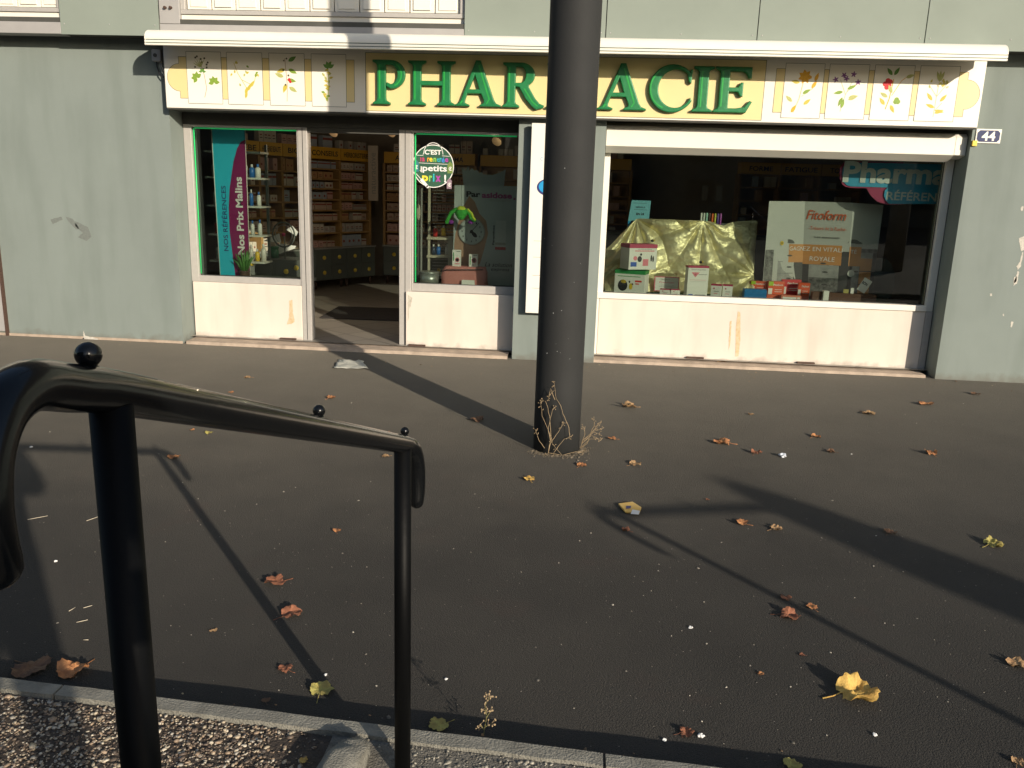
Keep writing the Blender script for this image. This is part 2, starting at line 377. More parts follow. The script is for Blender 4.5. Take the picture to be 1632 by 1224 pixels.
xs = np.random.uniform(-2.5, -0.66, n); ys = np.random.uniform(0.95, 2.25, n); ok = ys < 2.03 - 0.0655 * xs - 0.065
# bare soil patch by the stone end
d = np.hypot((xs + 0.72) / 1.0, (ys - 1.93) / 0.7); ok &= (d > 0.1) | (np.random.rand(n) < 0.25)
xs, ys = xs[ok], ys[ok]; n = len(xs)
pal = np.array([(0.42, 0.35, 0.25), (0.52, 0.46, 0.36), (0.30, 0.22, 0.15), (0.16, 0.12, 0.09), (0.07, 0.055, 0.045), (0.36, 0.33, 0.28), (0.11, 0.08, 0.06)])
cols = pal[np.random.choice(7, n, p=[.15, .1, .17, .2, .15, .1, .13])] * np.random.uniform(0.7, 1.2, (n, 1))
tag(pebbles('pebbles', np.stack([xs, ys, np.random.uniform(0.060, 0.067, n)], 1), np.random.gamma(5, 0.00078, n), cols, M_peb, 0.42),
    'coarse mixed brown and cream pebbles set in the ground at lower left', 'pebbles', kind='stuff')
n = 15000
xs = np.random.uniform(-0.62, 1.5, n); ys = np.random.uniform(1.2, 2.06, n); ok = (ys < 2.03 - 0.0655 * xs - 0.062) & (np.hypot(xs + 0.45, ys - 1.9) > 0.055)
ok &= ~((xs < -0.42) & (ys > 1.7)) | (np.random.rand(n) < 0.2)
xs, ys = xs[ok], ys[ok]; n = len(xs)
cols = np.array([(0.30, 0.28, 0.23)]) * np.random.uniform(0.25, 1.25, (n, 1))
tag(pebbles('fine_gravel', np.stack([xs, ys, np.random.uniform(0.064, 0.068, n)], 1), np.random.gamma(6, 0.0006, n), cols, M_peb),
    'fine grey aggregate on the foot of the steps inside the kerb', 'gravel', kind='stuff')

# stone end of the step's side
st = MB()
a = [Vector((-0.548, 1.968, 0)), Vector((-0.512, 1.945, 0)), Vector((-0.512, 1.90, 0)), Vector((-0.555, 1.55, 0)), Vector((-0.655, 1.56, 0)), Vector((-0.615, 1.86, 0)), Vector((-0.600, 1.93, 0))]
bm = bmesh.new(); bot = [bm.verts.new(p + Vector((0, 0, 0.03))) for p in a]; top = [bm.verts.new(p * 1.0 + Vector((0, 0, 0.118))) for p in a]
bm.faces.new(top); 
for i in range(7): bm.faces.new((bot[i], bot[(i + 1) % 7], top[(i + 1) % 7], top[i]))
bmesh.ops.bevel(bm, geom=[e for e in bm.edges if all(v in top for v in e.verts)], offset=0.014, segments=3, affect='EDGES')
bmesh.ops.triangulate(bm, faces=bm.faces); bmesh.ops.subdivide_edges(bm, edges=bm.edges, cuts=3)
for v in bm.verts:
    q = v.co; v.co = q + Vector((noise.noise(q * 30), noise.noise(q * 30 + Vector((7, 0, 0))), 0.8 * noise.noise(q * 25 + Vector((0, 9, 0))))) * 0.006
me = bpy.data.meshes.new('kerb_stone'); bm.to_mesh(me); bm.free(); me.materials.append(M_kerb); me.polygons.foreach_set('use_smooth', [True] * len(me.polygons))
o = link(bpy.data.objects.new('kerb_stone', me)); tag(o, 'rounded pale stone block end beside the small handrail post', 'stone')

# grit scattered on the asphalt
n = 700
gx = np.random.uniform(-5, 4, n); gy = np.random.uniform(2.15, 7.7, n)
k2 = 380; gx[:k2] = np.random.uniform(-2.2, 1.8, k2); gy[:k2] = np.random.uniform(2.12, 4.2, k2)
cols = np.array([(0.5, 0.46, 0.38)]) * np.random.uniform(0.15, 1.1, (n, 1)) ** 1.5
tag(pebbles('grit', np.stack([gx, gy, np.full(n, 0.001)], 1), np.random.gamma(1.6, 0.0009, n) + 0.0006, cols, M_peb), 'pale grit and tiny chips scattered over the asphalt', 'grit', kind='stuff')

n = 900; a = np.random.uniform(-2.6, 0.2, n); rr_ = 0.150 + np.random.gamma(1.5, 0.018, n)
tag(pebbles('soil', np.stack([-0.095 + rr_ * np.cos(a), 5.052 + rr_ * np.sin(a), np.full(n, 0.001)], 1), np.random.gamma(3, 0.0011, n), np.array([(0.16, 0.13, 0.09)]) * np.random.uniform(0.3, 1.4, (n, 1)), M_peb), 'brown soil and crumbs gathered round the foot of the pole', 'soil', kind='stuff')
n = 420; cx_ = np.random.uniform(-5, 4, n); cy_ = 7.80 - np.random.gamma(1.2, 0.12, n); h_ = n // 2
cx_[h_:] = np.random.uniform(-2.0, 1.6, n - h_); cy_[h_:] = ky(cx_[h_:]) + 0.012 + np.random.gamma(1.3, 0.035, n - h_)
pal2 = np.array([(0.40, 0.22, 0.09), (0.25, 0.13, 0.06), (0.45, 0.36, 0.22), (0.14, 0.09, 0.05)])
tag(pebbles('leaf_crumbs', np.stack([cx_, cy_, np.full(n, 0.001)], 1), np.random.gamma(3, 0.0012, n), pal2[np.random.choice(4, n)] * np.random.uniform(0.5, 1.1, (n, 1)), M_peb, 0.25), 'brown leaf crumbs along the wall foot and the kerb', 'leaf crumbs', kind='stuff')

# ------------------------------------------------------------------ building
W = 7.83; FY = 8.10; UP = 7.59
B = thing('building', 'grey green rendered building with a recessed ground floor shopfront', 'building', (0, W, 0))
MB().box(-40, -3.94, W, FY + 0.28, -0.1, 3.0).build('wall', M_wall, B)
MB().box(3.375, 40, W, FY + 0.28, -0.1, 3.0).build('wall', M_wall, B)
MB().box(-0.62, 0.178, W, FY + 0.28, -0.1, 2.244).build('pillar', M_wall, B, bevel=0.004)
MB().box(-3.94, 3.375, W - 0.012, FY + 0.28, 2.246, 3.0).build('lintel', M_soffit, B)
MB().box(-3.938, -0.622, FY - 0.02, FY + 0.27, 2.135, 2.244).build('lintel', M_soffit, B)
# upper storey: soffit and cladding
MB().box(-40, 40, UP + 0.013, W - 0.003, 2.868, 3.0).build('soffit', M_soffit, B)
MB().box(-40, 40, UP + 0.16, FY + 0.28, 3.004, 8.0).build('upper_wall', M_dark, B)
zb = 2.855
jx = [-3.862, -4.792]
def clad(x0, x1, z0=zb, z1=4.6):
    o = MB().box(x0 + 0.004, x1 - 0.004, UP, UP + 0.012, z0, z1).build('cladding_panel', M_clad, B)
    if -5 < x0 < 4:
        for x in (x0 + 0.04, (x0 + x1) / 2, x1 - 0.04): MB().ball((x, UP - 0.001, z0 + 0.09), 0.006, sy=0.4, seg=8, rng=5).build('screw', M_grey, o)
for a, b in ((-4.792, -3.862), (-1.106, 0.122), (0.122, 1.40), (1.40, 2.775), (2.775, 4.15), (4.15, 5.5), (5.5, 6.9), (-9.6, -8.2), (-11, -9.6)): clad(a, b)
def upper_window(x0, x1, jamb=0.0):
    w = MB(); xi = x0 + jamb
    if jamb: w.box(x0 + .002, xi, UP + 0.01, UP + 0.07, 2.962, 4.6)
    w.box(x0 + 0.002, x1 - 0.002, UP + 0.006, UP + 0.15, zb + 0.004, 2.958); w.build_ = 0
    win = w.build('window', M_flash, B, bevel=0.004)
    MB().box(xi + 0.001, x1 - 0.003, UP + 0.052, UP + 0.15, 2.9585, 3.045).build('sill', M_white, win)
    f = MB(); f.box(xi + 0.001, x1 - 0.003, UP + 0.035, UP + 0.12, 3.048, 3.085); f.box(xi + 0.001, xi + 0.04, UP + 0.035, UP + 0.12, 3.085, 4.5); f.box(x1 - 0.043, x1 - 0.003, UP + 0.035, UP + 0.12, 3.085, 4.5)
    f.build('frame', M_alu, win, bevel=0.003)
    s = MB(); x = xi + 0.05; k = 0
    while x < x1 - 0.06:
        s.box(x, min(x + 0.215, x1 - 0.045), UP + 0.07 + 0.006 * (k % 2), UP + 0.10, 3.095, 4.5); s.box(x + 0.03, min(x + 0.185, x1 - 0.05), UP + 0.062, UP + 0.068, 3.115, 4.4); x += 0.225; k += 1
    s.build('shutter', M_white, win, bevel=0.003)
upper_window(-3.862, -1.106, 0.19)
upper_window(-8.2, -4.792)
for (bx, by) in ((263, 12), (272, 12)):
    p = P(bx, by, UP); MB().tube([(p.x, UP + 0.011, p.z), (p.x, UP - 0.015, p.z)], 0.012, 10).build('bolt', M_rust, B)

# shopfront frames
GY = FY + 0.035
def window(x0, x1, z0, z1, fl, fr, name, m, rail=0.05, head=0.02):
    f = MB(); f.box(x0, x0 + fl, FY - 0.012, FY + 0.07, z0 - rail, z1); f.box(x1 - fr, x1, FY - 0.012, FY + 0.07, z0 - rail, z1)
    f.box(x0 + fl, x1 - fr, FY - 0.008, FY + 0.068, z0 - rail, z0); f.box(x0 + fl, x1 - fr, FY - 0.008, FY + 0.068, z1 - head, z1)
    w = f.build(name, m, B, bevel=0.003)
    MB().box(x0 + fl - 0.002, x1 - fr + 0.002, GY, GY + 0.006, z0 - 0.002, z1 - head + 0.002).build('glass', M_glass, w)
    g = MB(); a, b, c, d = x0 + fl, x1 - fr, z0, z1 - head
    g.box(a, a + .006, GY - .004, GY - .001, c, d); g.box(b - .006, b, GY - .004, GY - .001, c, d); g.box(a + .006, b - .006, GY - .004, GY - .001, c, c + .006)
    g.build('gasket', M_dark, w)
    return w
w1 = window(-3.938, -2.79, 0.662, 2.134, 0.075, 0.012, 'shop_window', M_alu, 0.06)
w2 = window(-1.668, -0.624, 0.668, 2.134, 0.014, 0.012, 'shop_window', M_alu, 0.075)
w3 = window(0.182, 3.37, 0.655, 2.0, 0.055, 0.068, 'shop_window', M_white, 0.055)
# door frame posts
for a, b in ((-2.788, -2.695), (-1.79, -1.67)):
    o = MB().box(a, b, FY - 0.02, FY + 0.09, 0.03, 2.134).build('door_post', M_alu, B, bevel=0.004)
    MB().box((a + b) / 2 - 0.003, (a + b) / 2 + 0.003, FY - 0.0215, FY - 0.0195, 0.05, 2.13).build('seam', M_dark, o)
MB().box(-2.694, -1.791, FY - 0.015, FY + 0.08, 2.09, 2.133).build('door_head', M_soffit, B)
# cream panels below the windows
o = MB().box(-3.925, -2.79, FY - 0.028, FY + 0.2, 0.012, 0.60).build('stall_riser', M_cream, B, bevel=0.006)
o2 = MB().box(-1.715, -0.625, FY - 0.055, FY + 0.2, 0.012, 0.590).build('stall_riser', M_cream, B, bevel=0.006)
o3 = MB().box(0.205, 3.305, FY - 0.028, FY + 0.2, 0.012, 0.598).build('stall_riser', M_cream, B, bevel=0.006)
MB().box(3.306, 3.368, FY - 0.03, FY + 0.05, 0.02, 0.598).build('post', M_alu, B, bevel=0.003)
MB().box(0.180, 0.203, FY - 0.03, FY + 0.05, 0.02, 0.598).build('post', M_white, B, bevel=0.003)
MB().box(0.182, 3.3, FY - 0.045, FY - 0.009, 0.602, 0.657).build('window_sill', M_white, B, bevel=0.004)
def blotch(pts, y, m, name, parent, jit=0.0018):
    out = []
    n = len(pts)
    for i in range(n):
        a = Vector(pts[i]); b = Vector(pts[(i + 1) % n]); L = (b - a).length; k = max(1, int(L / 0.008))
        for j in range(k):
            p = a.lerp(b, j / k); p = p + Vector((noise.noise((p.x * 60, 0, p.z * 60)), 0, noise.noise((p.x * 60, 5, p.z * 60)))) * jit * 2.5; out.append((p.x, y, p.z))
    return MB().poly(out).build(name, m, parent)
M_stain = mat('rust_stain', (0.52, 0.38, 0.20), 0.95, col2=(0.66, 0.54, 0.38), var_scale=25)
M_peel = mat('bare_plaster', (0.36, 0.33, 0.27), 0.95, col2=(0.6, 0.56, 0.47), var_scale=40)
def PPx(l, y): return [P(a, b, y) for a, b in l]
yy = FY - 0.0295
blotch(PPx([(461, 479), (466, 478), (467, 500), (470, 512), (465, 516), (457, 517), (461, 505)], yy), yy, M_stain, 'rust_stain', o)
blotch(PPx([(1176, 496), (1180, 498), (1180, 540), (1177, 568), (1172, 568), (1173, 520)], yy), yy, M_stain, 'rust_stain', o3)
blotch(PPx([(1163, 513), (1166, 511), (1164, 548), (1161, 558)], yy), yy, M_stain, 'rust_stain', o3)
yz = FY - 0.0565
blotch(PPx([(650, 470), (657, 474), (655, 488), (652, 492), (652, 505), (650, 512)], yz), yz, M_peel, 'bare_patch', o2)
for (px, py, pr, yq) in ((460, 543, o, yy), (665, 555, o2, yz), (1107, 574, o3, yy), (1283, 582, o3, yy)):
    p = P(px, py, yq); MB().box(p.x - 0.085, p.x + 0.085, yq - 0.03, yq + 0.001, 0.043, 0.062).build('vent_plate', M_rust, pr, bevel=0.003)
# concrete threshold
def slab(name, x0, x1, y0, y1, z0, z1, m):
    n = 60; vs = []; fs = []
    for i in range(n + 1):
        x = x0 + (x1 - x0) * i / n; j = 0.012 * noise.noise((x * 4, 0, 1)) + 0.006 * noise.noise((x * 19, 0, 1))
        vs += [(x, y0 + j, -0.01), (x, y0 + 0.012 + j, z0), (x, y1, z1), (x, y1, -0.01)]
    for i in range(n): fs += [(4 * i + k, 4 * i + 4 + k, 4 * i + 5 + k, 4 * i + 1 + k) for k in range(3)]
    return tag(MB().add(vs, fs).build(name, m), kind='structure')
slab('threshold', -3.90, -0.66, 7.80, 8.36, 0.030, 0.044, M_conc); slab('threshold', 0.178, 3.30, 7.85, 8.36, 0.026, 0.040, M_conc)
MB().box(-40, -3.945, W - 0.012, W + 0.001, -0.02, 0.025).build('wall_foot', M_conc, B)

# roller shutter box above the wide window
mb = MB(); x0, x1 = 0.182, 3.372
prof = [(7.905, 2.192), (7.895, 2.18), (7.895, 2.03), (8.0, 1.975), (8.085, 1.975), (8.085, 2.215), (7.93, 2.215)]
mb.prism([(x0, y, z) for y, z in prof], (x1 - x0 - 0.10, 0, 0))
c0 = x1 - 0.1
mb.prism([(c0 + 0.0005, y, z) for y, z in [(7.905, 2.192), (7.895, 2.18), (7.895, 2.03), (8.0, 2.0), (8.085, 2.0), (8.085, 2.215), (7.93, 2.215)]], (0.099, 0, 0))
t = thing('shutter_box', 'long white roller shutter box over the widest shop window', 'shutter', (1.8, 7.9, 1.97)); mb.build('casing', M_white, t, bevel=0.004)

# marks on the walls
M_scuff = mat('dark_scuff', (0.17, 0.19, 0.175), 0.95, var=0.2, var_scale=50); ws = W - 0.0015
for l in ([(80, 350), (98, 345), (100, 350), (84, 357)], [(104, 345), (116, 349), (126, 364), (122, 366), (110, 354)], [(120, 352), (140, 362), (146, 377), (138, 384), (124, 378), (132, 371), (120, 360)]):
    blotch(PPx(l, ws), ws, M_scuff, 'scuff_mark', B)
M_chip = mat('chipped_paint', (0.60, 0.57, 0.50), 0.9, var=0.3, var_scale=60)
for l in ([(1624, 380), (1632, 376), (1633, 398), (1627, 400)], [(1629, 402), (1631, 402), (1627, 425), (1622, 430), (1620, 425), (1625, 418)], [(1622, 432), (1624, 434), (1621, 452), (1615, 456), (1616, 450)], [(1616, 442), (1621, 440), (1620, 449), (1615, 452)],
          [(1612, 512), (1615, 513), (1613, 522), (1610, 521)], [(1578, 468), (1581, 468), (1581, 472), (1578, 472)], [(1598, 500), (1600, 500), (1600, 504), (1598, 503)], [(1627, 330), (1631, 328), (1630, 336), (1627, 336)]):
    blotch(PPx(l, ws), ws, M_chip, 'chipped_paint', B, 0.002)
ww = W - 0.014
blotch(PPx([(133, 526), (136, 535), (150, 538), (157, 541), (140, 548), (133, 545)], ww), ww, M_chip, 'chipped_paint', B, 0.004)
blotch(PPx([(131, 540), (134, 538), (135, 551), (131, 550)], ww - .002), ww - .002, M_ink, 'crack', B, 0.002)
# dark pipe / door edge at far left
MB().box(-6.6, -5.80, W - 0.02, W - 0.004, 0.045, 2.2).build('door', M_flash, B); MB().box(-5.80, -5.778, W - 0.035, W - 0.004, 0.0, 2.2).build('door_trim', M_rust, B)
MB().box(-40, 40, 14.5, 14.7, -0.1, 3.0).build('back_wall', M_int, B)

# ------------------------------------------------------------------ shop sign
SY = 7.70
S = thing('shop_sign', 'long white and cream fascia sign reading PHARMACIE with drawn herbs', 'sign', (-0.27, SY, 2.237))
SL, SR = -3.895, 3.352
ZB, ZT = P(700, 180, SY).z, P(1100, 84, SY).z + 0.02
MB().box(SL, SR, SY, 7.815, 2.252, 2.80).build('sign_box', M_whitec, S, bevel=0.003)
MB().box(SL - 0.006, SL - 0.0005, SY + 0.004, 7.814, 2.25, 2.80).build('end_plate', M_soffit, S)
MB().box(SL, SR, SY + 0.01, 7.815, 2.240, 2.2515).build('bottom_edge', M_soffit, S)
def outlined(pts, y, m, name, w=0.004, parent=None):
    o = MB().poly([(a, y, b) for a, b in pts]).build(name, m, parent)
    l = MB(); n = len(pts)
    for i in range(n):
        ribbon(l, [(pts[i][0], y - 0.0008, pts[i][1]), (pts[(i + 1) % n][0], y - 0.0008, pts[(i + 1) % n][1])], w)
    l.build('outline', M_line, o); return o
def X(px, py=130): return P(px, py, SY).x
def Zc(px, py): return P(px, py, SY).z
outlined([(X(583), 2.268), (X(1217, 150), 2.268), (X(1217, 150), 2.765), (X(583), 2.765)], SY - 0.0015, M_paleyel, 'name_panel', 0.004, S)
def rect(x0, x1, z0, z1): return [(x0, z0), (x1, z0), (x1, z1), (x0, z1)]
CZ0, CZ1 = 2.295, 2.745; BZ0, BZ1 = 2.338, 2.700
lc = [(X(299), X(354)), (X(363), X(419)), (X(430), X(486)), (X(497), X(552))]
rc = [(X(1249, 140), X(1311, 140)), (X(1319, 140), X(1382, 140)), (X(1391, 140), X(1454, 140)), (X(1463, 140), X(1526, 140))]
def bars(cards, left_bump):
    for i in range(3): outlined(rect(cards[i][1] + 0.001, cards[i + 1][0] - 0.001, BZ0, BZ1), SY - 0.0012, M_paleyel, 'cream_bar', 0.003, S)
    a = cards[0][0] if left_bump else cards[-1][1]; b = cards[-1][1] if left_bump else cards[0][0]
    sg = -1 if left_bump else 1; zc = (BZ0 + BZ1) / 2
    pts = [(a, BZ0), (a + sg * 0.075, BZ0), (a + sg * 0.075, zc - 0.12)] + [(a + sg * (0.075 + 0.115 * math.sin(math.pi * i / 14)), zc - 0.12 * math.cos(math.pi * i / 14)) for i in range(1, 14)] + [(a + sg * 0.075, zc + 0.12), (a + sg * 0.075, BZ1), (a, BZ1)]
    outlined(pts, SY - 0.0012, M_paleyel, 'cream_bar', 0.003, S)
    outlined(rect(min(b, b - sg * 0.075), max(b, b - sg * 0.075), BZ0, BZ1), SY - 0.0012, M_paleyel, 'cream_bar', 0.003, S)
bars(lc, True); bars(rc, False)
fc = dict(g=(0.24, 0.38, 0.05), y=(0.62, 0.52, 0.08), lg=(0.5, 0.52, 0.18), dk=(0.10, 0.09, 0.05), o=(0.80, 0.42, 0.02), r=(0.65, 0.02, 0.03), p=(0.22, 0.07, 0.26), b=(0.45, 0.30, 0.18), s=(0.62, 0.56, 0.36), gg=(0.14, 0.32, 0.06))
FM = [mat('ink_' + k, v, 0.6, var=0.25, var_scale=60) for k, v in fc.items()]; FI = {k: i for i, k in enumerate(fc)}
def leaf2(mb, x, z, L, w, a, c, y):
    n = 7; pts = []; a = R_(a); up = []; dn = []
    for i in range(n + 1):
        t = i / n; wd = w * math.sin(math.pi * t ** 0.8) * 0.5; up.append((t * L, wd)); dn.append((t * L, -wd))
    for u, v in up + dn[-2:0:-1]: pts.append((x + u * math.cos(a) - v * math.sin(a), y, z + u * math.sin(a) + v * math.cos(a)))
    mb.poly(pts, FI[c])
def drawing(card, kind):
    x0, x1 = card; o = outlined(rect(x0, x1, CZ0, CZ1), SY - 0.0026, M_card, 'drawn_card', 0.003, S)
    mb = MB(); w = x1 - x0; cx = (x0 + x1) / 2; rnd = random.Random(kind * 5 + 1); k = [0]
    def yv(): k[0] += 1; return SY - 0.0036 - 0.00005 * k[0]
    def U(u, v): return cx + u * w, CZ0 + v * (CZ1 - CZ0)
    def stem(pts, c='s', t=0.005): y = yv(); ribbon(mb, [(U(*p)[0], y, U(*p)[1]) for p in pts], t, FI[c]); 
    def lf(u, v, L, ww, a, c): q = U(u, v); leaf2(mb, q[0], q[1], L, ww, a, c, yv())
    def dot(u, v, r, c): q = U(u, v); mb.poly(ell(q[0], q[1], r, r, yv(), n=10), FI[c])
    if kind == 0:
        stem([(-0.02, .12), (.05, .3), (.0, .55), (-.1, .8)], 'b')
        for (u, v, s) in ((-.22, .5, 1), (.27, .42, -1)):
            for a in (20, 70, 120, 165, 215): lf(u, v, 0.055, 0.035, a + 20 * s, 'g')
        for a in (0, 60, 120, 180): lf(-.05, .62, 0.035, 0.02, a, 'gg')
        for i in range(9): dot(-.3 + rnd.random() * .5, .7 + rnd.random() * .22, .009, 'dk')
        for i in range(6): lf(-.1, .7, .08, .008, 60 + i * 18, 'lg')
    elif kind == 1:
        stem([(.0, .12), (.05, .3), (-.2, .6), (-.3, .8)], 'y'); stem([(.05, .3), (.25, .42), (.33, .62)], 'y'); stem([(-.1, .48), (.2, .38)], 'lg')
        for i in range(14):
            u, v = rnd.choice(((-.3, .6), (-.2, .5), (-.25, .78), (.0, .75), (.3, .6), (-.15, .35), (.03, .6))); lf(u + rnd.uniform(-.06, .06), v, .03, .018, rnd.uniform(0, 360), rnd.choice(('lg', 'y', 'g')))
        for i in range(3): lf(.0 + i * .07, .2 + i * .07, .07, .028, 75 - i * 10, 'y')
        lf(0, .12, .08, .025, 80, 'y')
    elif kind == 2:
        stem([(-.02, .08), (0, .4), (-.05, .9)], 'b')
        for (u, v, a, c) in ((-.05, .7, 200, 'y'), (.05, .7, -25, 'g'), (-.03, .42, 250, 'y'), (.05, .36, -30, 'lg'), (.0, .5, -10, 'g'), (-.1, .55, 160, 'lg'), (.05, .85, 30, 'gg')): lf(u, v, .085, .036, a, c)
        dot(.06, .5, .014, 'r'); dot(.09, .46, .012, 'r'); dot(-.1, .68, .010, 'dk'); dot(-.05, .4, .009, 'dk'); dot(.04, .58, .009, 'dk'); dot(0, .9, .008, 'dk'); dot(-.08, .86, .007, 'dk')
    elif kind == 3:
        stem([(-.05, .1), (0, .4), (-.03, .8)], 'lg', .008)
        for i in range(22): v = .1 + i * .034; lf(rnd.uniform(-.12, .06), v, .04, .02, rnd.choice((20, 160, 60, 120)) + rnd.uniform(-20, 20), rnd.choice(('lg', 'y', 'g')))
        for a in (30, 70, 110, 150): lf(0, .74, .06, .03, a, 'gg')
    elif kind == 4:
        stem([(-.2, .1), (-.08, .35), (0, .7)], 's', .008); stem([(-.02, .4), (.25, .55), (.3, .7)])
        for a in range(0, 360, 50): lf(.02, .76, .06, .036, a, 'o')
        for (u, v, a, c) in ((-.25, .3, 140, 'lg'), (0, .45, 30, 'g'), (.05, .25, 40, 'y'), (-.1, .65, 170, 'y'), (-.25, .1, 60, 'o'), (.22, .55, 60, 'o'), (.28, .68, 70, 'o')): lf(u, v, .075, .03, a, c)
    elif kind == 5:
        stem([(-.12, .14), (-.03, .45), (.1, .68)]); stem([(-.03, .45), (-.2, .72)]); stem([(0, .5), (.3, .72)])
        for (u, v) in ((-.32, .72), (-.05, .74), (.12, .82), (.25, .68), (-.12, .8)):
            for a in range(0, 360, 72): lf(u, v, .028, .012, a + u * 100, 'p')
        for (u, v, a) in ((-.1, .5, 190), (0, .55, 25), (.05, .36, 20), (-.1, .4, 250), (-.1, .2, 80), (.06, .4, 10)): lf(u, v, .08, .028, a, rnd.choice(('g', 'lg')))
    elif kind == 6:
        stem([(-.12, .2), (-.05, .4), (.0, .75)], 'o', .007); stem([(0, .45), (.2, .72), (.3, .78)], 'o')
        for (u, v) in ((-.14, .72), (-.2, .66), (-.1, .64), (-.15, .6), (-.08, .7)): dot(u, v, .021, 'r')
        for (u, v) in ((.14, .38), (.18, .34), (.12, .34)): dot(u, v, .02, 'g')
        for (u, v, a, c) in ((0, .82, 60, 'gg'), (-.05, .82, 130, 'gg'), (-.1, .42, 150, 'lg'), (-.15, .28, 130, 'y'), (0, .28, -60, 'y'), (.3, .78, 20, 'lg'), (0, .5, 120, 'lg')): lf(u, v, .075, .03, a, c)
    else:
        stem([(-.02, .08), (0, .5), (.02, .8)]); stem([(0, .45), (-.22, .65)]); stem([(0, .45), (.2, .66)]); stem([(0, .2), (.16, .34)])
        for (u, v, a) in ((-.02, .25, 160), (0, .2, -10), (-.1, .38, 130), (0, .15, 20), (.1, .36, 50)): lf(u, v, .08, .028, a, 'y')
        for i in range(16): u = rnd.choice((-.2, .02, .2, .12)); lf(u, .6 + rnd.random() * .12, .03, .016, 90 + rnd.uniform(-60, 60), rnd.choice(('lg', 's', 'y')))
        for a in (70, 90, 110): lf(.02, .72, .09, .025, a, 'lg')
    mb.build('herb_drawing', FM, o)
for c, k in zip(lc, range(4)): drawing(c, k)
for c, k in zip(rc, range(4, 8)): drawing(c, k)
# letters
def foot(a, b): return [(a, .14), (a - .02, .08), (a - .1, .035), (a - .1, 0), (b + .1, 0), (b + .1, .035), (b + .02, .08), (b, .14)]
def head(b, a): return [(b, .86), (b + .02, .92), (b + .1, .965), (b + .1, 1), (a - .1, 1), (a - .1, .965), (a - .02, .92), (a, .86)]
def arc(cx, cy, rx, ry, a0, a1, n=16): return [(cx + rx * math.cos(R_(a0 + (a1 - a0) * i / n)), cy + ry * math.sin(R_(a0 + (a1 - a0) * i / n))) for i in range(n + 1)]
GL = {
 'I': [foot(.14, .33) + head(.33, .14)],
 'H': [foot(.12, .30) + [(.30, .45), (.75, .45)] + foot(.75, .93) + head(.93, .75) + [(.75, .55), (.30, .55)] + head(.30, .12)],
 'P': [foot(.14, .33) + [(.33, .90)] + arc(.44, .68, .16, .22, 90, -90, 12) + [(.36, .50), (.34, .42)] + arc(.46, .68, .31, .32, -95, 90, 18) + [(.04, 1), (.04, .965), (.12, .92), (.14, .86)]],
 'R': [foot(.12, .31) + [(.31, .47), (.40, .46), (.55, .2), (.70, .03), (.80, -.04), (.96, 0.0), (.98, .05), (.88, .09), (.78, .2), (.62, .46)] + arc(.44, .73, .31, .27, -55, 90, 14) + [(.02, 1), (.02, .965), (.10, .92), (.12, .86)], [(.31, .91)] + arc(.42, .73, .13, .18, 90, -90, 12) + [(.31, .55)]],
 'A': [[(0, 0), (.32, 0), (.32, .03), (.22, .07), (.22, .13), (.27, .29), (.59, .29), (.66, .13), (.65, .07), (.56, .03), (.56, 0), (1.04, 0), (1.04, .03), (.94, .07), (.89, .14), (.56, 1.03), (.46, 1.03), (.13, .14), (.08, .07), (0, .03)], [(.31, .38), (.55, .38), (.44, .72)]],
 'C': [arc(.50, .5, .48, .53, 42, 330, 36) + [(.88, .30)] + arc(.57, .5, .36, .43, 325, 50, 30) + [(.83, .66), (.88, .62), (.90, .92), (.86, .92)]],
 'E': [[(.02, 0), (.72, 0), (.84, .24), (.79, .26), (.68, .12), (.5, .09), (.33, .09), (.33, .46), (.52, .46), (.58, .36), (.63, .36), (.63, .66), (.58, .66), (.52, .55), (.33, .55), (.33, .91), (.60, .91), (.68, .87), (.74, .76), (.79, .76), (.79, 1), (.02, 1), (.02, .965), (.11, .92), (.13, .86), (.13, .14), (.11, .08), (.02, .035)]],
 'M': [foot(.1, .18) + [(.19, .78), (.52, 0), (.57, 0), (.88, .72)] + foot(.88, 1.06) + [(1.06, .86), (1.08, .92), (1.16, .965), (1.16, 1), (.9, 1), (.6, .32), (.32, 1), (0, 1), (0, .965), (.07, .92), (.1, .86)]],
}
